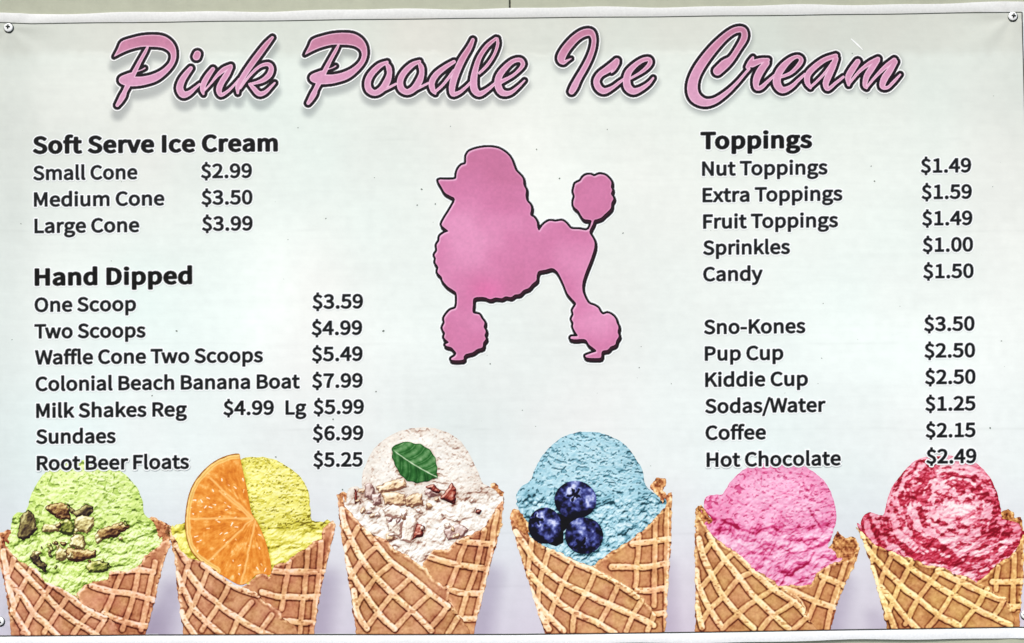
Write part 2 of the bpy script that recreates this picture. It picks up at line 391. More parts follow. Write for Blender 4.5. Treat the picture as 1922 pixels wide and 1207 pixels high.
word('Cream', [
 ('C', Z4, [[(362,432,34),(420,378,36),(472,335,24),(525,255,22),(572,170,26),(562,112,24),(500,112,24),(420,165,26),(325,262,32),(235,380,36),(182,480,38),(166,570,42),(190,640,42),(260,678,32),(340,665,24),(430,605,18),(510,530,13),(575,455,11),(610,415,11)]], None),
 ('r', Z4, [[(640,325,10),(622,365,22),(600,400,18)], [(635,375,28),(700,352,22),(758,345,16)], [(745,370,26),(700,430,30),(668,500,28),(668,560,20),(705,560,18),(760,510,13),(810,465,11)]], None),
 ('e', Z4, [[(850,480,12),(935,448,14),(1000,385,18),(1020,342,18),(990,318,14),(935,342,20),(875,400,28),(838,460,30),(830,530,32),(872,580,26),(940,555,18),(1000,500,13),(1050,455,11)]], None),
 ('a', Z4, [[(1290,312,18),(1205,342,20),(1125,400,23),(1072,460,24),(1068,520,22),(1092,562,12)], [(1095,555,11),(1150,505,11),(1210,440,11),(1260,370,11)],
            [(1290,335,22),(1268,395,25),(1238,460,27),(1212,530,24),(1230,572,16),(1290,525,13),(1350,478,11)]], None),
 ('m', Z4, [[(1462,358,22),(1420,420,26),(1388,480,24),(1392,540,12)], [(1392,535,10),(1470,440,13),(1550,375,18),(1620,338,18)], [(1615,348,22),(1572,410,26),(1532,475,24),(1518,540,18),(1532,565,10)],
            [(1532,560,10),(1600,478,12),(1680,398,18),(1748,345,18)], [(1755,360,20),(1712,430,26),(1672,490,28),(1655,550,22),(1695,562,13),(1745,515,13),(1795,460,8)]], None)])
def build_title():
    n = 0
    for name, letters in TITLE:
        allP = []; items = []
        for ch, Z, strokes, poly in letters:
            S_ = [smooth_line(Z(s), 4) for s in strokes]
            pl = smooth_line(Z(poly), 4, True) if poly is not None else None
            allP += S_+([np.c_[pl, np.zeros(len(pl))]] if pl is not None else [])
            items.append((ch, S_, pl))
        A = np.concatenate(allP); x0, x1, y0, y1 = A[:, 0].min()-22, A[:, 0].max()+22, A[:, 1].min()-22, A[:, 1].max()+22
        X, Y = grid(math.floor(x0), math.floor(y0), math.ceil(x1), math.ceil(y1), 1.0)
        sds = []
        for ch, S_, pl in items:
            d = np.full(X.shape, 1e3)
            for s in S_: stroke_sdf(X, Y, s, d)
            if pl is not None: d = np.minimum(d, poly_sdf(X, Y, [pl]))
            sds.append(d); TITLE_SHADOW.extend(S_)
            if pl is not None: TITLE_SHADOW.append(np.c_[np.vstack([pl, pl[:1]]), np.full(len(pl)+1, 1.)])
        D = np.minimum.reduce(sds)
        white, black = np.array([250, 250, 248.]), np.array([14, 2, 10.])
        k = sstep(6.0, 5.0, D)[..., None]
        halo = sstep(8.6, 6.8, D)[..., None]
        bg = print_background(X, Y)
        col = bg*(1-halo)+white*halo
        col = col*(1-k)+black*k
        w = print_layer('title_word', X, Y, D-8.0, col, .35, banner, label='black outline and white edge of the script word "%s"' % name)
        for i, (ch, S_, pl) in enumerate(items):
            d = sds[i]
            own = np.minimum.reduce([sds[j] for j in range(len(sds)) if j != i]) if len(sds) > 1 else np.full(d.shape, 1e3)
            if i+1 < len(sds):                                   # each letter ends where the next one is nearer
                nxt = np.minimum.reduce(sds[i+1:]); d2 = np.maximum(d, (d-nxt)*.7)
            else: d2 = d
            t = (Y-50)/140.+.25*(fbm(X, Y, 26, 5, 4)-.5)
            c = ramp(t, [(0, (184, 118, 144)), (.3, (198, 130, 158)), (.6, (210, 150, 180)), (1, (214, 158, 186))])
            c = c*(1+.09*(fbm(X, Y, 5, 6, 3)-.5))[..., None]
            rim = (sstep(-2.6, -1.2, D)*sstep(.6, -.2, D))[..., None]
            c = c*(1-rim*.75)+np.array([246, 206, 226.])*rim*.75
            kk = sstep(-.4, .5, D)[..., None]; c = c*(1-kk)+np.array([70, 30, 50.])*kk
            print_layer('letter', X, Y, d2, c, .55+.02*i, w)

# ------------------------------------------------------------------ the pink poodle
Z5 = tr(2.569, 780, 240)
POODLE = [(244,140),(250,125),(262,112),(300,99),(350,93),(400,100),(440,125),(460,150),(470,175),(482,205),(500,224),(517,246),(520,275),(532,300),(530,325),(536,352),(554,374),(556,395),(553,420),(572,434),(584,455),
 (586,475),(594,495),(604,484),(618,466),(645,449),(675,452),(705,448),(725,460),(737,474),(752,487),(790,489),(822,494),(838,484),(846,462),(848,446),(830,442),(812,438),(798,420),(785,398),(764,378),(762,352),(768,330),(762,308),(766,285),
 (772,268),(795,256),(806,240),(822,228),(845,226),(862,233),(885,224),(912,228),(930,242),(944,262),(942,285),(948,300),(942,318),(954,340),(944,362),(942,385),(928,402),(910,418),(895,432),(875,440),(862,444),(854,465),
 (838,500),(850,525),(862,550),(861,582),(842,640),(822,690),(806,740),(804,780),(814,812),(834,846),(862,858),(880,870),(890,888),(905,900),(925,894),(948,904),(964,922),(970,942),(978,960),(974,985),(980,1005),
 (968,1025),(962,1045),(940,1055),(926,1070),(904,1074),(896,1086),(892,1108),(860,1110),(828,1108),(819,1098),(850,1086),(872,1078),(862,1064),(838,1046),(822,1022),(800,1018),(770,1020),(748,1016),(752,1006),(782,1004),(772,985),(760,960),
 (762,940),(753,922),(762,900),(758,880),(768,862),(774,846),(752,820),(732,795),(714,750),(692,705),(675,684),(655,676),(625,684),(594,690),(584,712),(582,735),(562,752),(545,772),(520,782),(502,800),(478,804),
 (460,816),(435,812),(415,821),(385,818),(360,826),(330,816),(282,820),(276,855),(276,892),(305,900),(318,920),(332,940),(328,960),(338,982),(332,1000),(338,1018),(326,1035),(322,1058),(298,1066),(275,1082),(245,1090),(232,1102),(228,1118),(180,1120),
 (172,1112),(190,1100),(196,1086),(186,1072),(172,1058),(150,1052),(144,1044),(160,1034),(138,1012),(142,990),(130,965),(140,940),(138,918),(152,895),(170,878),(194,868),(200,830),(196,795),(176,778),(156,765),(132,738),(126,718),(106,696),
 (110,672),(96,650),(98,630),(92,612),(104,592),(102,565),(114,545),(118,522),(140,506),(158,498),(140,482),(126,465),(142,432),(165,395),(190,345),(165,326),(142,312),(126,285),(110,252),(150,250),(192,246),(198,220),(206,198),(222,180),(242,172)]
def build_poodle():
    P = smooth_line(Z5(POODLE), 3, True)
    X, Y = grid(800, 255, 1185, 700, 1.1)
    D = poly_sdf(X, Y, [P])
    k = D.copy()
    for dx, dy in ((1.2, 2), (1.8, 4.6)):                        # the black edge is thicker below and to the right
        sx = P+np.array([dx, dy]); k = np.minimum(k, poly_sdf(X, Y, [sx]))
    K = k-4.3
    halo = sstep(3.4, 1.6, K)[..., None]; b = sstep(.5, -.5, K)[..., None]
    bg = print_background(X, Y)
    col = bg*(1-halo)+np.array([246, 250, 248.])*halo
    col = col*(1-b)+np.array([14, 9, 13.])*b
    # a purplish glint in the thick part of the edge
    glint = (sstep(2.6, 4.5, -K)*sstep(.5, 2.5, D))[..., None]
    col = col*(1-glint*.5)+np.array([84, 20, 50.])*glint*.5
    o = print_layer('poodle_emblem', X, Y, K-2.8, col, .35, banner, label='black outline of the poodle emblem')
    t = fbm(X, Y, 130, 12, 3)+.25*np.exp(-((X-870)**2/5200+(Y-480)**2/6000))-.15*sstep(380, 300, Y)
    c = ramp(t, [(.2, (196, 114, 152)), (.5, (207, 124, 165)), (.8, (221, 146, 184))])
    c = c*(1+.07*(fbm(X, Y, 5, 6, 3)-.5))[..., None]
    c = c+(np.exp(-((X-915)**2/900+(Y-545)**2/500))*np.array([10, -8, 0.])[:, None, None]).transpose(1, 2, 0)
    top = poly_sdf(X, Y, [P+np.array([1.6, 2.6])])
    rim = (sstep(-1.5, 2.2, top)*sstep(.2, -.8, D))[..., None]
    c = c*(1-rim*.8)+np.array([246, 200, 226.])*rim*.8
    rim2 = (sstep(-3.2, -1.4, D)*sstep(.3, -.6, D))[..., None]
    c = c*(1-rim2*.3)+np.array([238, 180, 212.])*rim2*.3
    print_layer('poodle_silhouette', X, Y, D, c, .6, o)

# outlines of the plain lettering: advance, loops (cap height 257)
GLYPHS = {"$":[194,[[[87,-43],[110,-43],[110,-4],[135,4],[154,19],[167,39],[171,64],[154,111],[116,137],[78,158],[61,190],[64,205],[72,217],[84,225],[101,228],[115,226],[127,222],[138,215],[148,206],[166,224],[154,235],[142,244],[127,250],[110,254],[110,293],[87,293],[87,253],[64,246],[46,232],[35,212],[30,188],[48,145],[85,121],[123,98],[140,62],[137,46],[129,33],[115,25],[96,22],[78,24],[63,30],[48,38],[35,48],[20,26],[34,15],[50,6],[68,-1],[87,-4]]]],"-":[121,[[[16,86],[106,86],[106,110],[16,110]]]],".":[97,[[[49,-5],[58,-3],[65,2],[70,10],[72,20],[70,30],[65,37],[58,42],[49,44],[40,42],[32,37],[27,30],[26,20],[27,10],[32,2],[40,-3]]]],"/":[137,[[[4,-63],[27,-63],[132,278],[109,278]]]],"0":[194,[[[97,-5],[130,4],[156,29],[172,70],[177,129],[172,187],[156,229],[130,253],[97,261],[64,253],[39,229],[23,187],[18,129],[23,70],[39,29],[64,4]],[[97,21],[77,28],[62,47],[52,81],[48,129],[52,177],[62,211],[77,230],[97,236],[117,230],[133,211],[143,177],[146,129],[143,81],[133,47],[117,28]]]],"1":[194,[[[31,0],[172,0],[172,27],[120,27],[120,257],[96,257],[85,251],[72,246],[58,242],[42,238],[42,218],[88,218],[88,27],[31,27]]]],"2":[194,[[[15,0],[177,0],[177,28],[106,28],[96,27],[85,27],[64,25],[105,67],[137,108],[157,147],[165,186],[159,217],[144,241],[121,256],[90,261],[67,259],[47,251],[30,239],[14,224],[33,206],[44,217],[57,227],[71,233],[86,235],[107,231],[121,221],[130,205],[133,185],[126,150],[104,112],[68,68],[15,19]]]],"3":[194,[[[92,-5],[124,0],[151,15],[168,38],[175,69],[170,93],[159,112],[142,125],[120,134],[120,136],[139,145],[153,158],[163,176],[166,197],[160,224],[145,244],[121,257],[91,261],[70,259],[52,253],[35,243],[20,231],[37,210],[48,221],[61,228],[75,233],[90,235],[108,232],[122,224],[130,211],[133,195],[130,175],[118,160],[96,149],[62,146],[62,121],[100,117],[125,107],[138,91],[142,70],[138,50],[128,35],[111,25],[90,22],[70,24],[53,31],[39,40],[27,51],[10,31],[24,17],[42,6],[65,-2]]]],"4":[194,[[[119,0],[149,0],[149,71],[183,71],[183,96],[149,96],[149,257],[114,257],[7,92],[7,71],[119,71]],[[119,96],[40,96],[99,184],[109,203],[115,212],[119,222],[121,222],[120,211],[120,198],[119,186]]]],"5":[194,[[[92,-5],[123,1],[150,18],[169,46],[176,83],[170,120],[153,146],[128,160],[98,165],[87,165],[78,163],[60,155],[67,229],[163,229],[163,257],[39,257],[30,137],[47,126],[58,133],[68,137],[78,140],[90,141],[112,137],[129,126],[139,107],[143,83],[139,57],[127,38],[110,26],[89,22],[68,24],[51,31],[37,40],[26,50],[9,29],[24,17],[42,6],[64,-2]]]],"6":[194,[[[105,-5],[134,1],[157,18],[173,45],[179,79],[174,114],[160,139],[137,154],[108,159],[93,157],[77,151],[63,141],[50,129],[56,179],[70,212],[91,229],[116,235],[127,234],[138,230],[148,223],[157,215],[175,235],[163,246],[149,254],[133,259],[114,261],[79,254],[48,230],[27,187],[20,123],[26,67],[44,27],[71,3]],[[50,103],[63,118],[77,128],[90,134],[103,136],[123,132],[137,120],[146,102],[149,79],[145,55],[136,37],[123,25],[105,21],[84,26],[67,42],[56,68]]]],"7":[194,[[[69,0],[103,0],[108,69],[119,127],[141,182],[178,237],[178,257],[17,257],[17,229],[142,229],[110,178],[88,125],[75,67]]]],"9":[194,[[[82,-5],[117,3],[147,28],[168,73],[175,139],[169,193],[151,231],[123,254],[89,261],[61,255],[37,238],[21,212],[15,178],[20,143],[35,118],[57,102],[86,97],[102,100],[118,106],[132,116],[145,129],[139,78],[125,45],[105,28],[81,22],[69,23],[57,27],[47,33],[38,42],[20,22],[32,11],[46,3],[63,-3]],[[145,155],[132,140],[118,129],[105,123],[91,121],[71,125],[57,137],[48,155],[46,178],[49,202],[58,220],[72,232],[89,236],[111,231],[128,216],[139,190]]]],"B":[230,[[[35,0],[117,0],[156,5],[187,19],[207,42],[214,75],[210,99],[200,117],[183,129],[162,137],[162,138],[178,147],[190,159],[197,176],[200,194],[193,223],[175,242],[147,253],[111,257],[35,257]],[[68,148],[68,231],[107,231],[134,229],[153,222],[164,209],[168,190],[164,172],[153,159],[134,151],[106,148]],[[68,26],[68,123],[112,123],[142,120],[164,111],[178,97],[182,76],[178,54],[164,38],[142,29],[112,26]]]],"C":[223,[[[132,-5],[155,-2],[176,5],[195,17],[211,32],[193,53],[180,41],[166,32],[151,26],[133,24],[100,31],[75,52],[59,85],[54,129],[59,172],[76,205],[101,226],[134,233],[150,231],[164,226],[176,219],[187,209],[204,230],[192,242],[175,252],[156,259],[134,261],[89,252],[53,226],[29,184],[20,128],[29,72],[52,31],[88,4]]]],"D":[241,[[[35,0],[101,0],[152,9],[190,34],[212,75],[220,129],[212,184],[189,224],[152,248],[99,257],[35,257]],[[68,27],[68,230],[97,230],[136,224],[165,204],[181,172],[187,129],[181,86],[165,54],[136,34],[97,27]]]],"E":[206,[[[35,0],[187,0],[187,28],[68,28],[68,121],[165,121],[165,149],[68,149],[68,229],[183,229],[183,257],[35,257]]]],"F":[193,[[[35,0],[68,0],[68,115],[166,115],[166,143],[68,143],[68,229],[183,229],[183,257],[35,257]]]],"H":[255,[[[35,0],[68,0],[68,121],[187,121],[187,0],[220,0],[220,257],[187,257],[187,149],[68,149],[68,257],[35,257]]]],"I":[103,[[[35,0],[68,0],[68,257],[35,257]]]],"K":[226,[[[35,0],[68,0],[68,81],[112,134],[189,0],[225,0],[132,159],[213,257],[176,257],[68,128],[68,257],[35,257]]]],"L":[190,[[[35,0],[180,0],[180,28],[68,28],[68,257],[35,257]]]],"M":[284,[[[35,0],[64,0],[64,160],[62,200],[60,218],[62,218],[82,159],[131,26],[153,26],[201,159],[222,218],[223,218],[222,200],[220,180],[219,160],[219,0],[249,0],[249,257],[210,257],[161,119],[157,106],[152,93],[148,79],[143,66],[142,66],[137,79],[133,93],[123,119],[74,257],[35,257]]]],"N":[253,[[[35,0],[66,0],[66,135],[62,215],[63,215],[91,162],[185,0],[218,0],[218,257],[187,257],[187,103],[188,82],[192,42],[190,42],[162,95],[68,257],[35,257]]]],"O":[260,[[[130,-5],[174,5],[209,31],[231,74],[239,129],[231,185],[209,226],[174,252],[130,261],[86,252],[51,226],[28,185],[20,129],[28,74],[51,31],[86,5]],[[130,24],[98,31],[74,52],[59,86],[54,129],[59,172],[74,205],[98,226],[130,233],[161,226],[185,205],[201,172],[206,129],[201,86],[185,52],[161,31]]]],"P":[222,[[[35,0],[68,0],[68,102],[110,102],[148,107],[178,121],[198,146],[204,181],[198,217],[178,240],[148,253],[109,257],[35,257]],[[68,129],[68,230],[104,230],[134,228],[155,220],[168,205],[172,181],[168,158],[156,141],[135,132],[106,129]]]],"R":[222,[[[68,135],[68,230],[111,230],[137,228],[157,220],[169,206],[173,185],[169,163],[157,147],[137,138],[111,135]],[[176,0],[213,0],[147,112],[171,122],[189,137],[201,158],[205,185],[199,219],[180,241],[152,253],[116,257],[35,257],[35,0],[68,0],[68,109],[114,109]]]],"S":[209,[[[106,-5],[143,1],[170,17],[188,40],[194,68],[190,93],[178,112],[162,126],[141,137],[104,153],[89,159],[75,168],[65,180],[62,196],[65,211],[75,223],[90,230],[110,233],[127,231],[142,226],[156,219],[168,209],[185,230],[170,242],[152,252],[132,259],[110,261],[77,256],[52,242],[35,221],[29,193],[34,169],[46,150],[63,137],[81,127],[118,111],[135,103],[148,94],[157,82],[161,65],[157,48],[146,35],[130,27],[107,24],[87,26],[68,33],[51,43],[36,56],[17,33],[35,18],[56,6],[80,-2]]]],"T":[210,[[[89,0],[121,0],[121,229],[199,229],[199,257],[11,257],[11,229],[89,229]]]],"W":[307,[[[63,0],[102,0],[140,155],[143,170],[147,184],[153,213],[154,213],[158,199],[167,155],[206,0],[245,0],[298,257],[267,257],[239,117],[236,96],[232,75],[229,55],[225,34],[223,34],[219,55],[214,76],[210,96],[205,117],[169,257],[140,257],[104,117],[100,96],[90,55],[86,34],[85,34],[42,257],[9,257]]]],"a":[197,[[[76,-5],[93,-2],[109,3],[125,12],[139,23],[140,23],[143,0],[169,0],[169,117],[165,149],[154,174],[133,189],[103,195],[81,193],[61,187],[43,179],[29,170],[41,148],[53,156],[67,162],[82,167],[98,168],[117,164],[129,154],[136,138],[137,120],[85,111],[49,97],[28,77],[21,49],[25,26],[36,10],[54,-1]],[[85,21],[72,23],[61,28],[54,38],[51,51],[56,68],[70,82],[97,92],[137,99],[137,46],[124,35],[111,28],[98,23]]]],"c":[179,[[[107,-5],[124,-3],[140,2],[155,9],[169,19],[155,41],[145,34],[134,28],[123,24],[110,22],[86,27],[67,42],[55,65],[51,95],[56,125],[68,148],[87,163],[111,168],[122,167],[131,164],[149,152],[165,173],[154,181],[142,188],[127,193],[110,195],[75,188],[46,169],[26,137],[18,95],[25,53],[44,22],[72,2]]]],"d":[217,[[[97,-5],[114,-2],[129,3],[143,12],[155,22],[156,22],[159,0],[185,0],[185,279],[153,279],[153,206],[154,173],[142,182],[130,189],[116,194],[101,195],[70,188],[43,168],[25,137],[19,95],[24,53],[40,21],[65,2]],[[104,22],[82,27],[65,42],[55,65],[51,95],[56,125],[68,148],[85,163],[106,168],[118,167],[130,163],[141,157],[153,148],[153,48],[141,37],[129,29],[117,24]]]],"e":[194,[[[109,-5],[127,-3],[144,1],[158,7],[172,15],[160,36],[149,30],[138,25],[126,22],[113,21],[88,26],[68,39],[55,60],[50,88],[178,88],[179,106],[174,143],[160,171],[136,189],[103,195],[72,188],[44,168],[25,137],[18,95],[25,53],[45,22],[74,2]],[[49,110],[56,135],[68,154],[85,166],[104,169],[124,166],[139,154],[148,136],[151,110]]]],"f":[114,[[[12,164],[37,164],[37,0],[69,0],[69,164],[110,164],[110,190],[69,190],[69,220],[71,236],[76,248],[84,255],[96,258],[112,255],[118,252],[125,277],[118,280],[110,282],[102,283],[93,283],[68,279],[51,266],[41,247],[37,221],[37,190],[12,188]]]],"g":[197,[[[96,-88],[136,-82],[166,-68],[186,-47],[193,-22],[188,-1],[176,13],[155,21],[126,23],[89,23],[73,25],[63,29],[57,36],[56,44],[57,51],[59,57],[68,67],[96,60],[123,65],[145,78],[160,99],[166,126],[164,138],[161,149],[156,158],[150,166],[189,166],[189,190],[123,190],[111,194],[104,195],[96,195],[69,190],[46,177],[31,155],[25,127],[27,111],[33,97],[41,85],[50,76],[50,75],[42,68],[35,60],[31,50],[29,39],[30,29],[34,20],[39,13],[46,8],[46,6],[34,-3],[25,-13],[20,-25],[18,-37],[24,-58],[40,-74],[65,-84]],[[96,82],[80,85],[68,94],[59,108],[56,127],[59,146],[68,160],[80,169],[96,172],[112,169],[125,160],[133,146],[137,127],[133,108],[125,94],[112,85]],[[101,-65],[78,-63],[60,-56],[50,-46],[46,-32],[47,-24],[50,-16],[56,-8],[65,0],[123,-3],[139,-4],[151,-8],[159,-16],[161,-27],[157,-41],[145,-54],[126,-62]]]],"h":[213,[[[32,0],[64,0],[64,138],[78,151],[90,160],[103,165],[116,167],[133,164],[144,155],[150,139],[152,116],[152,0],[184,0],[184,120],[181,152],[170,176],[152,190],[126,195],[108,193],[91,186],[77,176],[63,163],[64,202],[64,279],[32,279]]]],"i":[96,[[[32,0],[64,0],[64,190],[32,190]],[[48,229],[57,231],[64,235],[68,242],[70,251],[68,259],[64,266],[57,270],[48,271],[40,270],[33,266],[29,259],[27,251],[29,242],[33,235],[40,231]]]],"k":[193,[[[32,0],[64,0],[64,50],[99,92],[155,0],[190,0],[118,113],[181,190],[146,190],[65,90],[64,90],[64,279],[32,279]]]],"l":[99,[[[66,-5],[84,-2],[80,23],[67,25],[65,29],[64,36],[64,279],[32,279],[32,38],[34,20],[40,7],[51,-2]]]],"m":[324,[[[32,0],[64,0],[64,138],[77,151],[89,160],[101,165],[112,167],[128,164],[139,155],[145,139],[147,116],[147,0],[179,0],[179,138],[192,151],[204,160],[216,165],[227,167],[243,164],[254,155],[260,139],[263,116],[263,0],[294,0],[294,120],[291,152],[280,176],[262,190],[237,195],[220,192],[204,185],[189,173],[174,159],[167,174],[156,185],[141,192],[121,195],[105,193],[90,186],[75,175],[62,162],[58,190],[32,190]]]],"n":[214,[[[32,0],[64,0],[64,138],[78,151],[90,160],[103,165],[116,167],[133,164],[144,155],[150,139],[152,116],[152,0],[184,0],[184,120],[181,152],[170,176],[152,190],[126,195],[108,193],[91,186],[76,175],[62,162],[58,190],[32,190]]]],"o":[212,[[[106,-5],[139,2],[167,22],[187,53],[194,95],[187,137],[167,169],[139,188],[106,195],[73,188],[45,169],[25,137],[18,95],[25,53],[45,22],[73,2]],[[106,22],[84,27],[66,42],[55,65],[51,95],[55,125],[66,148],[84,163],[106,168],[129,163],[146,148],[157,125],[161,95],[157,65],[146,42],[129,27]]]],"p":[217,[[[32,-80],[64,-80],[64,-16],[63,18],[76,8],[90,1],[103,-3],[116,-5],[147,2],[173,22],[192,55],[199,98],[194,138],[179,169],[155,188],[123,195],[107,193],[91,187],[76,178],[62,168],[58,190],[32,190]],[[111,22],[100,23],[89,27],[77,33],[64,42],[64,142],[78,153],[91,161],[103,166],[115,168],[138,163],[154,149],[163,127],[165,98],[161,66],[150,42],[132,28]]]],"r":[136,[[[32,0],[64,0],[64,122],[75,143],[87,156],[100,164],[112,166],[131,163],[137,191],[116,195],[101,192],[86,184],[73,172],[62,155],[58,190],[32,190]]]],"s":[164,[[[82,-5],[112,0],[133,12],[146,30],[151,52],[146,75],[132,90],[114,101],[93,110],[78,116],[65,122],[56,131],[52,143],[54,153],[61,162],[72,168],[88,170],[100,169],[111,165],[121,160],[131,153],[146,173],[134,182],[120,189],[104,193],[87,195],[59,191],[39,179],[26,162],[22,141],[27,120],[39,105],[57,94],[77,86],[93,80],[107,72],[117,63],[120,50],[118,38],[111,29],[99,23],[83,20],[67,22],[53,27],[39,34],[27,43],[11,22],[26,11],[43,3],[62,-3]]]],"t":[132,[[[92,-5],[101,-4],[127,2],[121,27],[99,21],[85,24],[76,31],[71,42],[70,58],[70,164],[121,164],[121,190],[70,190],[70,244],[43,244],[40,190],[9,188],[9,164],[38,164],[38,59],[41,33],[50,13],[66,0]]]],"u":[213,[[[88,-5],[106,-2],[122,5],[137,16],[151,30],[152,30],[154,0],[181,0],[181,190],[149,190],[149,55],[136,41],[124,31],[111,25],[97,23],[81,26],[70,35],[64,51],[62,74],[62,190],[29,190],[29,70],[33,38],[44,14],[62,0]]]],"v":[182,[[[73,0],[111,0],[178,190],[146,190],[110,82],[102,54],[97,40],[93,26],[91,26],[87,40],[82,54],[74,82],[38,190],[5,190]]]],"w":[281,[[[62,0],[99,0],[126,102],[130,116],[139,157],[141,157],[147,129],[151,116],[154,103],[181,0],[220,0],[272,190],[241,190],[213,80],[207,53],[205,40],[202,27],[200,27],[197,40],[193,53],[187,80],[157,190],[126,190],[96,80],[93,67],[89,53],[83,27],[82,27],[70,80],[42,190],[9,190]]]],"x":[174,[[[5,0],[39,0],[84,78],[85,78],[91,70],[106,44],[134,0],[169,0],[106,96],[164,190],[131,190],[107,148],[91,117],[89,117],[70,148],[45,190],[10,190],[68,99]]]],"y":[182,[[[35,-82],[61,-77],[80,-63],[95,-42],[106,-16],[178,190],[147,190],[112,85],[109,72],[97,31],[95,31],[90,44],[86,58],[76,85],[38,190],[5,190],[81,0],[77,-15],[70,-31],[60,-44],[49,-53],[34,-56],[19,-53],[13,-78]]]]," ":[78,[]]}
KERN = {('T','o'): -22, ('T','w'): -22, ('W','a'): -10, ('f','f'): -6, ('f','l'): -4, ('/','W'): -14, ('s','/'): -4}
def text_line(s, x0, x1, base, slope=-.0105, bold=False, label=None, kind='menu_item'):
    cap = 33.2 if bold else 27.4
    off = 1.75 if bold else 1.2
    rim_w = 2.6
    fy = (cap-2*off)/257.
    pen = 0; items = []
    for i, ch in enumerate(s):
        adv, loops = GLYPHS[ch]
        items.append((pen, loops)); pen += adv+(14 if bold else 3)
        if i+1 < len(s): pen += KERN.get((ch, s[i+1]), 0)
        if ch == ' ': pen -= 8
    xs = [p[0]+a for a, lp in items for l in lp for p in l]
    fx = (x1-x0-2*off)/(max(xs)-min(xs)); mn = min(xs)
    X, Y = grid(math.floor(x0-6), math.floor(base-cap-14-max(0, -slope*(x1-x0))), math.ceil(x1+6), math.ceil(base+14), 1.0)
    D = np.full(X.shape, 50.)
    for a, lp in items:
        if not lp: continue
        loops = [[(x0+off+(p[0]+a-mn)*fx, base-off-p[1]*fy+slope*((p[0]+a-mn)*fx)) for p in l] for l in lp]
        gx0 = min(p[0] for l in loops for p in l); gx1 = max(p[0] for l in loops for p in l)
        j0 = max(0, int(gx0-8-X[0, 0])); j1 = int(gx1+9-X[0, 0])
        D[:, j0:j1] = np.minimum(D[:, j0:j1], poly_sdf(X[:, j0:j1], Y[:, j0:j1], loops))
    if bold:
        D = np.minimum(D, np.minimum(np.roll(D, 1, 1), np.roll(D, -1, 1))+.35)
    D = D-off
    k = sstep(.75, -.55, D)[..., None]
    core = (np.array([0, 0, 0.]) if bold else np.array([14, 17, 19.]))
    white = np.array([249, 251, 250.])
    hf = sstep(rim_w+.9, 1.2, D)[..., None]
    bg = print_background(X, Y)
    col = (bg*(1-hf)+white*hf)*(1-k)+core*k
    print_layer(kind, X, Y, D-rim_w, col, .95 if s in ("Root Beer Floats","Hot Chocolate","$2.49") else .3, banner, label='%s lettering "%s"' % ('bold black' if bold else 'black', s))
H = 'menu_heading'; PR = 'price'
LINES = [("Soft Serve Ice Cream",63.5,521.3,289.6,1,H),("Small Cone",63.5,258.7,339,0,0),("Medium Cone",64.6,309.2,388.6,0,0),("Large Cone",65.5,262,438.1,0,0),
 ("$2.99",377.9,473.4,335.2,0,PR),("$3.50",378.7,474.2,384.9,0,PR),("$3.99",379.6,474.5,433.8,0,PR),
 ("Hand Dipped",66,360.2,536.8,1,H),("One Scoop",65,255.6,586,0,0),("Two Scoops",64.5,273.2,635.8,0,0),("Waffle Cone Two Scoops",65.5,493.5,684.7,0,0),
 ("Colonial Beach Banana Boat",66.5,562.8,734.5,0,0),("Milk Shakes Reg",67.5,350.8,784.8,0,0),("$4.99",419.2,514,779.7,0,PR),("Lg",535.8,575,778.8,0,0),
 ("$5.99",588.3,683,777.9,0,PR),("Sundaes",67.5,216.8,833.5,0,0),("$6.99",587,682,827,0,PR),("Root Beer Floats",69,354.8,883.2,0,0),("$5.25",588,680.7,876.8,0,PR),
 ("$3.59",586.5,681.3,580,0,PR),("$4.99",584.9,679.7,629.5,0,PR),("$5.49",585.4,680.5,678.5,0,PR),("$7.99",585.6,680.7,728.6,0,PR),
 ("Toppings",1315.5,1524.2,280.5,1,H),("Nut Toppings",1318,1553.7,330.2,0,0),("Extra Toppings",1319,1581.6,379.8,0,0),("Fruit Toppings",1320,1573.4,429.6,0,0),
 ("Sprinkles",1320,1483.2,478.8,0,0),("Candy",1320,1431.8,528.4,0,0),("Sno-Kones",1321.5,1511.8,627.7,0,0),("Pup Cup",1323,1470.5,677.5,0,0),
 ("Kiddie Cup",1323.5,1516.5,726.7,0,0),("Sodas/Water",1323.5,1549.6,776.2,0,0),("Coffee",1324,1437.5,826.1,0,0),("Hot Chocolate",1326,1577.8,876.6,0,0),
 ("$1.49",1728.5,1823,324.8,0,PR),("$1.59",1730,1824.3,374.2,0,PR),("$1.49",1731,1825.3,423.7,0,PR),("$1.00",1732,1826.5,473.3,0,PR),("$1.50",1733,1827.5,523,0,PR),
 ("$3.50",1734.5,1829,621.9,0,PR),("$2.50",1735,1830,671.9,0,PR),("$2.50",1736,1830.7,721.5,0,PR),("$1.25",1736.5,1830.5,771.6,0,PR),("$2.15",1737,1830.5,821.5,0,PR),("$2.49",1738,1832,870.3,0,PR)]
def build_text():
    for s, x0, x1, b, bold, kind in LINES:
        text_line(s, x0, x1, b, -.0105 if x0 < 1000 else -.0125, bool(bold), kind=kind or 'menu_item')

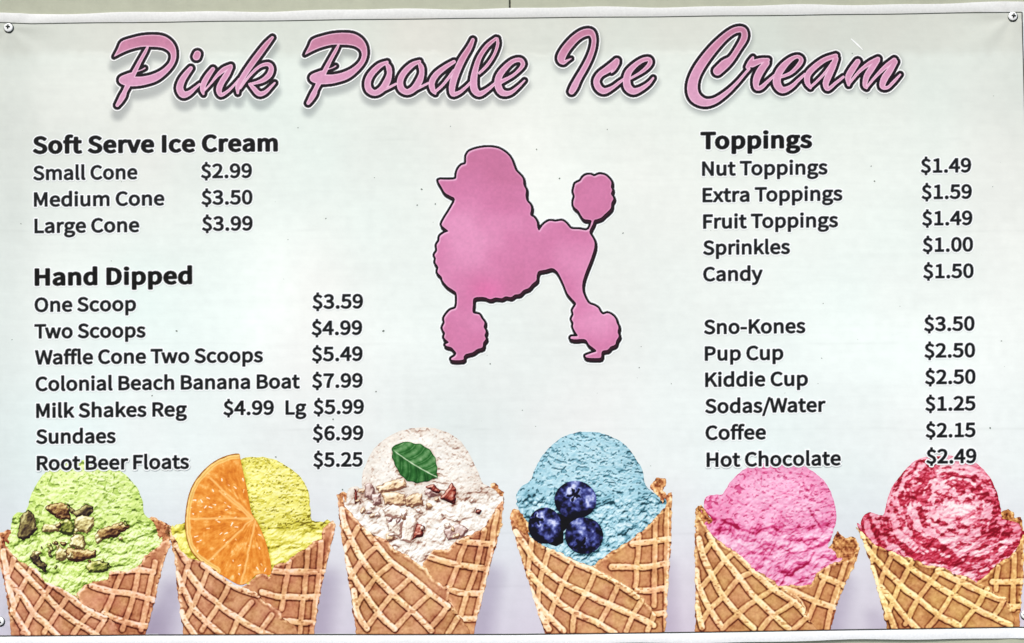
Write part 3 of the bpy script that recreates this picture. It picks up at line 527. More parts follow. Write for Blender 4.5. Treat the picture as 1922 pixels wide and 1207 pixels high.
# ------------------------------------------------------------------ the six printed ice cream cones
WAFFLE = [(0, (70, 24, 10)), (.18, (132, 68, 40)), (.36, (180, 122, 82)), (.5, (206, 154, 110)), (.66, (230, 186, 138)), (.82, (251, 222, 176)), (1, (255, 246, 222))]
def waffle(name, poly, A, B, tr_, lift, parent, seed, tint, fade=None, label=None, spacing=None):
    P = tr_(poly); lo = P.min(0); hi = P.max(0)
    X, Y = grid(math.floor(lo[0]-5), math.floor(lo[1]-5), math.ceil(hi[0]+5), math.ceil(hi[1]+5), 1.25)
    edge = poly_sdf(X, Y, [P])-.8
    jit = 3.0*(vnoise(X, Y, 8, seed)-.5)+2.2*(vnoise(X, Y, 3.6, seed+1)-.5)
    D = np.maximum(edge+jit, Y-YB(X)+1.2)
    wx, wy = X+2.4*(vnoise(X, Y, 24, seed+2)-.5), Y+2.4*(vnoise(X, Y, 24, seed+3)-.5)
    wx, wy = wx+.9*(vnoise(X, Y, 6, seed+22)-.5), wy+.9*(vnoise(X, Y, 6, seed+23)-.5)
    rA = np.full(X.shape, 40.); rB = np.full(X.shape, 40.)
    def ldist(L, out):
        Q = smooth_line(np.c_[tr_(L), np.zeros(len(L))], 3)
        for a, b in zip(Q[:-1], Q[1:]):
            vx, vy = b[0]-a[0], b[1]-a[1]; l2 = vx*vx+vy*vy+1e-9
            t = np.clip(((wx-a[0])*vx+(wy-a[1])*vy)/l2, 0, 1)
            np.minimum(out, np.hypot(wx-a[0]-t*vx, wy-a[1]-t*vy), out)
    for L in A: ldist(L, rA)
    for L in B: ldist(L, rB)
    profA = sstep(6.3, 4.2, rA); profB = sstep(5.6, 3.4, rB)
    rimtop = sstep(-8.5, -2.0, edge+2.5*(vnoise(X, Y, 7, seed+33)-.5))*sstep(YB(X)-12, YB(X)-40, Y)
    n1 = fbm(X, Y, 9, seed+4, 4)-.5; n2 = fbm(X, Y, 3.6, seed+5, 2)-.5; big = fbm(X, Y, 60, seed+6, 2)-.5
    cord = np.sqrt(np.clip(1-(rA/6.2)**2, 0, 1)); cordB = np.sqrt(np.clip(1-(rB/5.4)**2, 0, 1))
    H = 4.2*np.maximum(cord, .8*cordB)+3.2*rimtop*(1+1.4*n1)+(1.4+1.6*np.maximum(profA, profB)+3*rimtop)*n1*1.3+.5*n2
    lam = picture_light(blur(H, 1), 1.25, (.30, -.74, .66))
    groove = np.exp(-((rA-7.2)/1.5)**2)*(1-profB)+.8*np.exp(-((rB-6.4)/1.4)**2)*(1-profA)     # dark line along both feet of a rib
    t = .49+.30*(lam-.66)-.17*groove+.36*profA*(1+.6*n1)+.22*profB*(1-profA)*(1+.6*n1)+.25*rimtop*(1+2.4*n1)+.16*n1+(.5*n1+.3*n2 if not A else 0)-(.06 if not A else 0)+.10*n2+.10*big
    if A: t = t+.05*sstep(8, 20, np.minimum(rA, rB))-.035*sstep(17, 8, np.minimum(rA, rB))
    wear = sstep(.70, .86, vnoise(X, Y, 6, seed+9, 3.6))*.22*sstep(.2, .7, profA+rimtop); t = t-wear
    scorch = sstep(.55, .75, fbm(X, Y, 48, seed+12, 3))*.10; t = t-scorch
    t = t+.7*(t-blur(t, 2))
    if fade is not None:
        for (a, b, w, k) in fade:
            Q = tr_([a, b]); t = t-k*sstep(w, 0, stroke_sdf(X, Y, np.c_[Q, [.1, .1]], pad=w+2))
    outl = sstep(-2.2, .2, D); t = t-.20*outl
    c = ramp(t, WAFFLE)*np.array(tint)
    c = c+np.array([0, -7, 3.])*(fbm(X, Y, 22, seed+14, 3)-.5)[..., None]*2
    return print_layer(name, X, Y, D, c, lift, parent, **({'label': label} if label else {}))

GAPK = dict(pistachio=.26, lemon=.12, vanilla=.30, blue=.52, pink=.16, ripple=.1)
def scoop(poly, tr_, ball, cols, lift, parent, seed, kind, flaps=()):
    P = tr_(poly); lo = P.min(0); hi = P.max(0)
    X, Y = grid(math.floor(lo[0]-8), math.floor(lo[1]-8), math.ceil(hi[0]+8), math.ceil(hi[1]+8), 1.25)
    e = poly_sdf(X, Y, [smooth_line(P, 3, True)])
    bc = tr_([ball[:2]])[0]; R = ball[2]
    u, v = (X-bc[0])/R, (Y-bc[1])/R; rr = np.hypot(u, v)
    low = sstep(-.02, .03, (Y-bc[1])/R-ball[3]-.10*(fbm(X, Y*0, 45, seed+30, 3)-.5)*2)       # 0 on the smooth ball, 1 on the ragged skirt
    jit = (1.2+3.4*low)*(fbm(X, Y, 9, seed, 3)-.5)*2+(2*low)*(vnoise(X, Y, 4, seed+1)-.5)
    D = e+jit
    if flaps:
        fl = np.minimum.reduce([poly_sdf(X, Y, [smooth_line(tr_(f), 2, True)]) for f in flaps])
        D = np.minimum(D, np.minimum(np.maximum(e-40, np.maximum(fl+3, Y-1150)), np.maximum(e-7, fl-8)))      # packed down behind the wafer
    z = np.sqrt(np.clip(1-np.minimum(rr, 1)**2, 0, 1))
    wx = X+9*(fbm(X, Y, 28, seed+2, 3)-.5); wy = Y+9*(fbm(X, Y, 28, seed+3, 3)-.5)
    ang = u*.35*(wy-bc[1])
    F = lambda s, k, asp=1.: fbm(wx, wy+ang, s*asp, seed+k, 4, s)-.5
    def dent(s, asp, k, a, g=0):                                # short torn dents, longer across than high
        d = sstep(a, a+.10, vnoise(wx+.3*s*(vnoise(X, Y, s, seed+k+3)-.5)*4, wy+ang+.25*asp*s*(vnoise(X, Y, s*1.6, seed+k+1)-.5)*2, s*asp, seed+k, s))
        return d*sstep(.42, .60, fbm(X, Y, 26, seed+k+2, 2)) if g else d
    sx = X+11*(fbm(X, Y, 16, seed+62, 3)-.5)*2; sy_ = Y+9*(fbm(X, Y, 16, seed+63, 3)-.5)*2
    f1, _ = worley(sx, sy_, 9.5, seed+5, 7.5); f3, _ = worley(sx, sy_, 19, seed+7, 15); g1, _ = worley(sx, sy_, 38, seed+6, 28)
    big = 1-np.clip(g1, 0, 1)**2
    crumb = (1-np.clip(f1, 0, 1)**2)*fbm(X, Y, 22, seed+64, 2)*1.3; clod = 1-np.clip(f3, 0, 1)**2
    gran = F(6, 18)
    sf, _ = worley(X+5*(fbm(X, Y, 11, seed+72, 3)-.5)*2, Y+4*(fbm(X, Y, 11, seed+73, 3)-.5)*2, 11, seed+71, 8); soft = (1-np.clip(sf, 0, 1)**2)*(.4+1.2*vnoise(X, Y, 19, seed+74))
    if kind == 'pistachio':
        pits = np.maximum(dent(7.0, 1.3, 8, .74), .6*dent(3.6, 1.3, 9, .76))
        Hb = 3.6*soft+4*F(12, 11, 1.3)+8*F(30, 12)-2.6*pits; Hs = 4*crumb+9*clod+10*big+8*F(9, 13)
    elif kind == 'lemon':
        pits = np.maximum(.8*dent(4.6, 2.4, 8, .68, 1), .9*dent(3, 1.2, 9, .76))
        Hb = 2.5*soft+7*F(11, 11, 2.0)+7*F(24, 12, 1.6)-2.4*pits; Hs = 9*F(12, 13, 2.2)+11*big+4*clod
    elif kind == 'vanilla':
        pits = np.maximum(dent(5.0, 2.6, 8, .74, 1), .6*dent(2.6, 1.1, 9, .78))
        Hb = 1.4*soft+2.4*F(8, 11, 1.3)+9*F(34, 12, 1.8)-3.0*pits; Hs = 5*crumb+9*clod+6*big+5*F(7, 13)
    elif kind == 'blue':
        pits = np.maximum(dent(4.6, 3.0, 8, .69, 1), .8*dent(3.2, 1.7, 9, .73))
        Hb = 1.6*soft+3.4*F(9, 11, 1.8)+7*F(26, 12)-3.2*pits; Hs = 4.5*crumb+9*clod+11*big+8*F(9, 13)
    elif kind == 'pink':
        pits = np.maximum(dent(4.6, 2.2, 8, .74, 1), .7*dent(2.8, 1.4, 9, .76))
        Hb = 1.6*soft+3.2*F(8, 11, 1.5)+9*F(30, 12, 1.3)-2.6*pits; Hs = 5*clod+16*big+13*F(15, 13, 1.4)
    else:
        pits = 0*X; Hb = 6*F(10, 11, 1.7)+3*clod; Hs = 8*F(10, 13, 2.2)+5*big
    def tone(H, k):
        lam = picture_light(H, 1.25, (-.22, -.72, .66))
        return k*(lam-.66)+.012*(H-blur(H, 6))+.03*(H-blur(H, 2)), lam
    tb, lam = tone(Hb+1.2*gran, .50); ts, _ = tone(Hs+1.2*gran, .66)
    t = .70+tb*(1-low)+ts*low-.24*pits*(1-low)-.16*sstep(.70, 1.02, rr)*(1-low)+.07*(-v-.3*u)*(1-low)
    gap = sstep(.62, .95, f3)*.7+sstep(.62, .95, g1)*.6
    t = t-GAPK[kind]*low*gap*(.35+.65*sstep(.4, .6, fbm(X, Y, 30, seed+34, 2)))
    under = sstep(20, 0, np.abs((Y-bc[1])/R-ball[3]-.10*(fbm(X, Y*0, 45, seed+30, 3)-.5)*2)*R)*sstep(.4, .7, fbm(X, Y, 14, seed+33, 3))*.30
    t = t-under*(kind != 'ripple')+dict(pistachio=.07, vanilla=.05+.07*low).get(kind, 0)
    if kind == 'ripple':
        # red sauce folded through white ice cream, in arcs round the ball
        th = np.arctan2(v, u); q = rr*R
        q2 = np.hypot(X-1800, (Y-950)*1.15)
        sw = fbm(q2+16*F(26, 40), np.arctan2(Y-950, X-1800)*60+100, 10, seed+41, 3, 26)
        sw2 = fbm(wx, wy, 9, seed+42, 4, 5.5); ring = fbm(X, Y, 60, seed+43, 2)
        m = .62*sw+.38*sw2+.10*(ring-.5)+.03*low-.02
        red = sstep(.46, .56, m)
        white = np.exp(-(((X-1803)/26.)**2+((Y-958)/16.)**2-.6*((X-1803)/26.)*((Y-958)/16.)))
        red = red*(1-.9*white)
        t = t+.10-.62*red*(1-.35*sstep(.5, .9, lam))+.2*white
    if kind == 'pink':
        deep = 0*X
        for L, w, k in PINK_FOLDS:
            deep = deep+k*sstep(w, 0, line_dist(X+4*(vnoise(X, Y, 9, 5)-.5), Y+5*(vnoise(X, Y, 9, 6)-.5), tr_(L)))
        t = t-deep-.10*sstep(1010, 1090, Y)
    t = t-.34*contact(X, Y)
    if kind in ('vanilla', 'ripple', 'pink'): t = .7*t+.3*blur(t, 1)
    t = t+.30*(t-blur(t, 2))
    rim = sstep(-3, 0, D); t = t-.08*rim+.05*sstep(-9, -3, D)*(1-rim)*(1-low)
    c = ramp(np.clip(t, 0, 1), even(cols))
    c = c*(1+.05*(fbm(X, Y, 50, seed+50, 2)-.5))[..., None]
    c = c*(1+.10*(fbm(X, Y, 3.0, seed+51, 2)-.5))[..., None]
    return X, Y, D, c, lift, parent, t
CONTACT = []
def contact(X, Y):
    """the dark seat round each topping in the print"""
    k = np.zeros(X.shape)
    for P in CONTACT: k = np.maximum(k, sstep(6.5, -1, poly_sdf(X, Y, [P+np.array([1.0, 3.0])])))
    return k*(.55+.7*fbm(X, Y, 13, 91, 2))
def put(name, r, **kw):
    X, Y, D, c, lift, parent, _ = r
    return print_layer(name, X, Y, D, c, lift, parent, **kw)
def chunk(name, poly, tr_, cols, lift, parent, seed, h=1.0, facet=5., shadow=True, label=None, jag=1.0):
    """a nut piece or crumb: faceted, with the dark edge it shows in the print"""
    P = tr_(poly); CONTACT.append(P); lo, hi = P.min(0), P.max(0)
    X, Y = grid(math.floor(lo[0]-7), math.floor(lo[1]-7), math.ceil(hi[0]+7), math.ceil(hi[1]+7), h)
    D = poly_sdf(X, Y, [P])-.9+1.4*jag*(vnoise(X, Y, 5, seed)-.5)*2
    f1, f2 = worley(X, Y, 24, seed+1)
    H = facet*np.minimum(sstep(0, -6, D), 1)+5*f1+3*(fbm(X, Y, 9, seed+2, 3)-.5)
    lam = picture_light(H, h, (-.4, -.7, .6))
    t = .56+.8*(lam-.62)+.8*(fbm(X, Y, 12, seed+3, 3)-.5)+.12*((hi[1]-Y)/(hi[1]-lo[1]+1)-.5)
    t = t-.42*sstep(-2.6, -.6, D); t = t+.5*(t-blur(t, 2))
    return print_layer(name, X, Y, D, ramp(np.clip(t, 0, 1), even(cols)), lift, parent, **({'label': label} if label else {}))
T1, T2, T3 = tr(3.479, 0, 860), tr(3.203, 310, 830), tr(2.894, 620, 790)
T4, T5, T6 = tr(2.894, 940, 790), tr(3.288, 1280, 840), tr(3.289, 1590, 840)
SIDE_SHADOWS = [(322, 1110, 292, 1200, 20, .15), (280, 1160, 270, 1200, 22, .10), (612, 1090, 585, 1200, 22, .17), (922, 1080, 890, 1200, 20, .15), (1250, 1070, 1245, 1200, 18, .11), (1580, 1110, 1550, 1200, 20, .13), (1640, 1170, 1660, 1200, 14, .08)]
PINK_FOLDS = [([(245,450),(300,470),(350,495),(430,530),(490,515),(560,490),(600,522),(660,515),(720,490)], 5, .42), ([(130,405),(165,425),(200,445)], 7, .5),
              ([(440,690),(500,690),(550,680)], 5, .3), ([(780,380),(820,430),(850,480)], 4, .4), ([(600,760),(660,770),(700,800),(780,800)], 7, .28), ([(600,400),(640,450),(680,470)], 4, .22),
              ([(350,330),(400,355)], 3, .3), ([(745,215),(770,255)], 3, .3), ([(485,180),(495,235),(560,250),(620,268)], 2.2, .28), ([(700,150),(800,180)], 2.5, .25), ([(370,600),(440,640),(480,600)], 4, .22), ([(640,650),(760,640),(800,600)], 4, .2)]
CONES = [
 dict(T=T1, tint=(1.0, .96, .98), kind='pistachio', ball=(560, 330, 106, .28),
  cols=[(62,84,20),(134,164,60),(192,220,112),(222,240,148),(246,253,206)], label='printed waffle cone of green pistachio ice cream',
  scoop=[(75,470),(80,395),(110,355),(168,350),(188,285),(230,180),(300,92),(400,42),(520,15),(620,20),(730,60),(820,110),(890,190),(930,280),(942,365),(1000,420),(1030,480),(1030,570),(985,650),(880,740),(730,800),(620,850),(540,900),(480,900),(380,850),(290,790),(240,720),(170,680),(100,640),(60,570),(60,500)],
  rear=[[(940,400),(1000,388),(1060,415),(1122,452),(1112,530),(1060,600),(1000,620),(960,500)], [(0,492),(35,478),(78,462),(92,500),(120,600),(130,650),(60,610),(0,570)]],
  right=[(500,885),(560,832),(640,803),(710,792),(722,742),(830,742),(920,692),(945,640),(1010,600),(1080,530),(1112,560),(1062,700),(1010,920),(965,1100),(940,1180),(600,1180),(540,980)],
  front=[(-10,500),(10,560),(60,600),(130,682),(230,722),(300,812),(400,850),(500,908),(545,962),(640,1000),(700,1032),(745,1075),(790,1180),(80,1180),(62,990),(20,760),(-10,640)],
  A=[[(110,700),(270,870),(390,990),(530,1090),(640,1165)],[(50,780),(150,910),(220,1010),(330,1110),(390,1170)],[(80,1000),(180,1150)],[(20,610),(50,780),(90,960)],[(215,715),(330,815),(450,900),(560,985),(680,1050)]],
  B=[[(690,1040),(620,1160)],[(210,710),(130,870),(80,990)],[(330,840),(220,1000),(150,1140)],[(450,900),(380,1000),(290,1140)],[(600,1000),(520,1090),(480,1150)],[(90,660),(50,780)]],
  A2=[[(600,832),(740,870),(880,890),(1000,922)],[(680,1012),(830,1072),(960,1102)],[(720,740),(900,730),(1000,745)]], B2=[[(800,740),(740,880),(680,1020)],[(905,700),(870,900),(800,1120)],[(1012,680),(960,920),(920,1120)]]),
 dict(T=T2, tint=(.99, .95, .95), kind='lemon', ball=(600, 370, 88, .45),
  cols=[(110,96,18),(186,174,48),(226,216,92),(244,238,138),(253,250,196)], label='printed waffle cone of yellow ice cream with an orange slice',
  scoop=[(440,112),(540,90),(640,100),(740,150),(820,220),(860,300),(872,400),(882,470),(950,478),(985,505),(965,560),(900,620),(780,655),(740,700),(660,770),(610,810),(500,830),(300,760),(130,680),(70,600),(50,545),(70,500),(120,480),(200,300)],
  rear=[[(0,545),(20,505),(60,530),(110,640),(80,650),(40,600)]],
  right=[(440,880),(500,850),(560,792),(590,780),(622,810),(662,742),(740,722),(762,690),(840,642),(900,600),(942,580),(952,520),(1010,472),(1022,500),(1000,600),(962,770),(922,960),(890,1180),(790,1180),(700,1080),(600,980)],
  front=[(28,520),(42,560),(72,600),(84,642),(140,702),(230,722),(300,782),(400,852),(450,872),(540,902),(600,962),(690,1012),(702,1062),(790,1112),(800,1180),(120,1180),(95,1030),(70,850),(60,700),(35,600)],
  A=[[(70,620),(130,720)],[(140,780),(220,890),(330,980),(440,1060),(560,1130),(640,1165)],[(70,790),(110,880),(170,1000),(260,1090),(350,1165)],[(100,1020),(130,1090),(180,1160)],[(230,735),(360,830),(450,880),(560,915)]],
  B=[[(150,700),(115,820),(90,900)],[(260,760),(210,880),(160,1000),(120,1070)],[(380,860),(320,980),(250,1080),(220,1130)],[(520,960),(450,1050),(400,1150)],[(640,1040),(580,1130)]],
  A2=[[(650,770),(760,780),(960,780)],[(580,905),(720,930),(930,930)],[(710,1075),(900,1085)]], B2=[[(750,720),(725,850),(700,1000)],[(860,650),(840,850),(810,1160)],[(940,600),(920,850),(880,1150)]]),
 dict(T=T3, tint=(1.0, .98, .97), kind='vanilla', ball=(500, 340, 106, .22),
  cols=[(120,68,54),(190,160,140),(224,212,198),(240,235,224),(253,252,248)], label='printed waffle cone of vanilla ice cream with almonds and a mint leaf',
  scoop=[(175,400),(172,300),(200,220),(240,150),(310,90),(400,50),(500,35),(600,50),(690,95),(750,170),(800,270),(830,340),(890,370),(920,420),(900,510),(850,580),(760,630),(700,660),(660,710),(600,740),(540,770),(470,765),(420,740),(370,700),(290,650),(220,610),(160,570),(120,510),(90,430),(100,370),(150,355)],
  rear=[[(40,402),(70,385),(100,402),(125,470),(160,560),(100,560),(60,480)], [(868,345),(905,338),(912,370),(940,390),(942,440),(900,510),(850,520),(870,420)]],
  right=[(500,775),(530,745),(560,702),(640,702),(690,640),(760,620),(840,580),(900,480),(940,430),(932,560),(890,700),(850,850),(800,1050),(775,1180),(740,1180),(640,980),(540,870)],
  front=[(40,400),(62,450),(90,480),(150,542),(190,592),(240,622),(310,652),(350,702),(420,732),(480,782),(520,802),(560,862),(640,912),(642,982),(700,1062),(740,1112),(765,1180),(145,1180),(110,920),(75,700),(45,480)],
  A=[[(60,480),(75,560),(125,660),(180,760),(250,850),(340,940),(440,1030),(550,1140)],[(190,590),(240,660),(330,760),(430,840),(540,930),(640,1010)],[(80,740),(120,840),(180,930),(260,1040),(350,1130)],[(130,920),(150,1050),(200,1130)]],
  B=[[(150,580),(115,640),(80,700)],[(250,680),(170,760),(110,850)],[(340,770),(250,850),(180,940),(140,1020)],[(440,850),(340,940),(260,1040),(200,1120)],[(540,940),(440,1030),(350,1130)],[(640,1000),(600,1060),(540,1130)],[(690,1070),(640,1150)]],
  A2=[[(540,740),(700,780),(860,805)],[(700,650),(880,672)],[(640,910),(740,938),(835,930)],[(700,1070),(800,1072)]], B2=[[(745,640),(690,780),(640,920)],[(840,590),(790,800),(740,950),(700,1080)],[(905,490),(860,750),(790,1060)]]),
 dict(T=T4, tint=(1.01, .99, .95), kind='blue', ball=(475, 365, 107, .16),
  cols=[(18,52,62),(84,138,154),(148,196,210),(178,216,226),(220,240,243)], label='printed waffle cone of blue ice cream with three blueberries',
  scoop=[(150,560),(100,470),(85,400),(120,350),(160,325),(190,250),(240,170),(310,105),(400,65),(500,60),(600,85),(680,135),(730,200),(770,270),(785,350),(830,390),(880,440),(845,520),(770,600),(710,650),(650,700),(570,750),(490,795),(430,760),(380,730),(310,710),(200,660)],
  rear=[[(50,500),(75,480),(110,490),(150,560),(175,640),(120,640),(60,570)], [(812,352),(850,310),(895,318),(892,350),(872,380),(900,400),(925,390),(920,460),(850,500),(866,440)]],
  right=[(480,800),(560,742),(620,702),(700,652),(780,592),(840,522),(900,462),(925,400),(920,700),(905,900),(890,1180),(860,1180),(760,970),(620,880)],
  front=[(48,540),(100,600),(170,642),(230,682),(300,706),(380,745),(430,772),(500,792),(560,832),(620,862),(690,902),(760,952),(800,1002),(860,1082),(885,1180),(250,1180),(190,1000),(130,800),(80,640)],
  A=[[(80,600),(120,660),(170,735),(240,805),(345,882),(460,938),(590,998),(720,1055),(830,1110)],[(150,820),(210,890),(300,970),(400,1040),(530,1100),(620,1150)],[(155,910),(200,990),(260,1060),(340,1140)],[(190,1010),(260,1130)],[(260,700),(380,762),(500,812),(620,872),(740,955)]],
  B=[[(165,650),(150,800)],[(260,700),(220,840),(200,1000)],[(390,770),(330,890),(280,1020),(240,1110)],[(510,830),(460,940),(400,1040),(390,1140)],[(640,890),(590,1000),(530,1110)],[(770,960),(720,1050),(680,1140)],[(835,1040),(800,1140)]],
  A2=[[(715,668),(800,655),(920,640)],[(600,792),(780,795),(915,770)],[(740,922),(840,915),(910,905)],[(800,1052),(890,1040)]], B2=[[(750,620),(740,780),(730,900)],[(840,530),(835,780),(830,1000)],[(902,480),(895,1140)]]),
 dict(T=T5, tint=(1.0, .98, .90), kind='pink', ball=(605, 440, 102, .15),
  cols=[(156,10,60),(210,72,128),(230,138,178),(241,176,206),(254,224,236)], label='printed waffle cone of bright pink ice cream',
  scoop=[(250,290),(290,220),(350,160),(420,115),(520,92),(640,92),(760,120),(850,180),(910,260),(945,360),(947,470),(915,570),(905,610),(965,680),(890,720),(830,790),(790,850),(700,860),(600,850),(510,800),(420,730),(360,670),(290,630),(230,605),(190,560),(150,490),(190,450),(138,385),(145,310),(200,290)],
  rear=[[(84,382),(115,355),(140,390),(195,455),(215,540),(150,520),(110,460)], [(905,625),(960,520),(1000,560),(1070,555),(1092,612),(1070,700),(980,730),(940,680)]],
  right=[(560,860),(640,852),(700,852),(790,850),(830,780),(880,740),(950,710),(1045,692),(1092,625),(1062,730),(1000,850),(950,980),(910,1125),(900,1180),(850,1180),(740,1000),(640,900)],
  front=[(84,385),(120,450),(165,522),(210,562),(260,602),(330,642),(400,702),(430,747),(500,782),(560,822),(600,862),(660,892),(720,932),(748,990),(762,1042),(850,1132),(860,1180),(80,1180),(85,900),(80,700),(85,500)],
  A=[[(165,540),(210,620),(260,690),(350,800),(440,910),(560,1030),(660,1120)],[(105,560),(130,670),(190,800),(250,910),(340,1020),(440,1115)],[(90,760),(110,870),(170,990),(240,1100)],[(90,960),(120,1110)],[(330,655),(450,775),(560,870),(700,960),(790,1060)]],
  B=[[(190,570),(130,660)],[(330,640),(260,700),(190,780),(110,870)],[(470,750),(350,810),(250,920),(170,1000),(110,1090)],[(600,850),(450,940),(340,1030),(250,1120)],[(700,950),(560,1040),(480,1120)],[(780,1040),(690,1120)]],
  A2=[[(590,862),(700,890),(830,950),(940,985)],[(860,792),(1000,850)],[(580,892),(640,915),(705,930),(745,990)]], B2=[[(900,740),(840,900),(780,1050)],[(1012,700),(930,960),(890,1120)]]),
 dict(T=T6, tint=(1.01, 1.0, .86), kind='ripple', ball=(595, 400, 108, .45),
  cols=[(128,8,28),(186,34,58),(222,108,130),(240,176,190),(253,236,234)], label='printed waffle cone of red and white rippled ice cream',
  scoop=[(85,450),(130,400),(220,420),(238,350),(270,260),(320,180),(400,95),(480,60),(600,50),(720,60),(800,100),(870,170),(920,270),(950,380),(960,440),(1060,470),(1080,540),(1050,630),(970,700),(890,750),(860,800),(800,845),(700,800),(600,760),(500,710),(400,690),(270,640),(200,610),(120,550),(90,490)],
  rear=[[(950,402),(990,380),(1022,402),(1032,440),(1070,430),(1088,560),(1050,630),(1020,560),(960,460)]],
  right=[(790,845),(880,772),(920,722),(1000,682),(1050,622),(1090,540),(1088,800),(1070,1000),(1058,1180),(1020,1180),(1000,1000),(900,900)],
  front=[(54,490),(110,540),(150,592),(260,642),(380,682),(440,702),(500,732),(590,742),(660,782),(740,802),(820,852),(880,862),(905,908),(980,932),(1010,990),(1032,1062),(1026,1180),(262,1180),(200,920),(140,700),(90,560)],
  A=[[(90,530),(110,600),(160,670),(230,750),(330,850),(450,940),(560,1030),(690,1100)],[(270,650),(390,740),(520,830),(650,910),(790,990),(920,1060),(1010,1100)],[(150,740),(200,850),(280,950),(370,1060),(440,1125)],[(200,900),(250,1010),(300,1125)],[(560,760),(700,830),(850,900),(960,945)]],
  B=[[(170,610),(150,700)],[(280,650),(230,760),(190,880)],[(400,710),(320,850),(270,970),(240,1050)],[(580,740),(510,840),(420,960),(360,1090)],[(720,810),(640,920),(560,1040),(500,1110)],[(870,870),(790,990),(710,1090)],[(970,940),(900,1050)]],
  A2=[[(900,832),(1085,830)],[(1000,985),(1070,978)]], B2=[[(930,740),(920,880)],[(1032,660),(1025,1000)]])]
def disc(X, Y, cx, cy, rx, ry): return (np.hypot((X-cx)/rx, (Y-cy)/ry)-1)*min(rx, ry)
def blueberry(cx, cy, rx, ry, crown, ca, lift, parent, seed):
    X, Y = grid(math.floor(cx-rx-3), math.floor(cy-ry-3), math.ceil(cx+rx+3), math.ceil(cy+ry+3), 1.0)
    D = disc(X, Y, cx, cy, rx, ry)+.8*(vnoise(X, Y, 11, seed)-.5)
    u, v = (X-cx)/rx, (Y-cy)/ry; rr = np.hypot(u, v)
    bloom = fbm(X, Y, 15, seed+1, 4)+.5*(fbm(X, Y, 6, seed+2, 3)-.5)
    t = .50-.46*sstep(.45, 1, rr)-.18*v+.05*u+1.5*(bloom-.55)+.35*(vnoise(X, Y, 9, seed+8)-.4)+.25*np.exp(-((u+.25)**2+(v+.62)**2)/.07)
    X2 = X+9*(fbm(X, Y, 9, seed+15, 3)-.5); Y2 = Y+9*(fbm(X, Y, 9, seed+16, 3)-.5)
    cr = np.hypot(X2-crown[0], (Y2-crown[1])*1.15); a = np.arctan2(Y2-crown[1], X2-crown[0])-ca
    star = crown[2]*1.2*(.66+.30*np.cos(5*a+.8*np.sin(a)))*(.75+.5*vnoise(X, Y, 7, seed+5))
    t = t-.75*sstep(star+1.2, star-1.5, cr)+.28*np.exp(-((cr-star-2.4)/1.7)**2)
    c = ramp(np.clip(t, 0, 1), [(0, (8, 8, 24)), (.25, (38, 40, 94)), (.5, (78, 88, 158)), (.75, (148, 158, 210)), (1, (214, 220, 244))])
    return print_layer('blueberry', X, Y, D, c, lift, parent)
def crumbs(seed, n, boxes, pal):
    """small broken bits scattered between the larger pieces"""
    rs = np.random.RandomState(seed); out = []
    for k in range(n):
        x0, y0, x1, y1 = boxes[k % len(boxes)]; x, y = rs.uniform(x0, x1), rs.uniform(y0, y1); r = rs.uniform(9, 22); a0 = rs.uniform(0, 6.3); asp = rs.uniform(.45, 1)
        m = rs.randint(4, 7); pts = []
        for i in range(m):
            a = i*2*math.pi/m+rs.uniform(-.3, .3); q = r*rs.uniform(.7, 1.15); u, v = q*math.cos(a), q*asp*math.sin(a)
            pts.append((x+u*math.cos(a0)-v*math.sin(a0), y+u*math.sin(a0)+v*math.cos(a0)))
        out.append((pts, pal[rs.randint(len(pal))]))
    return out
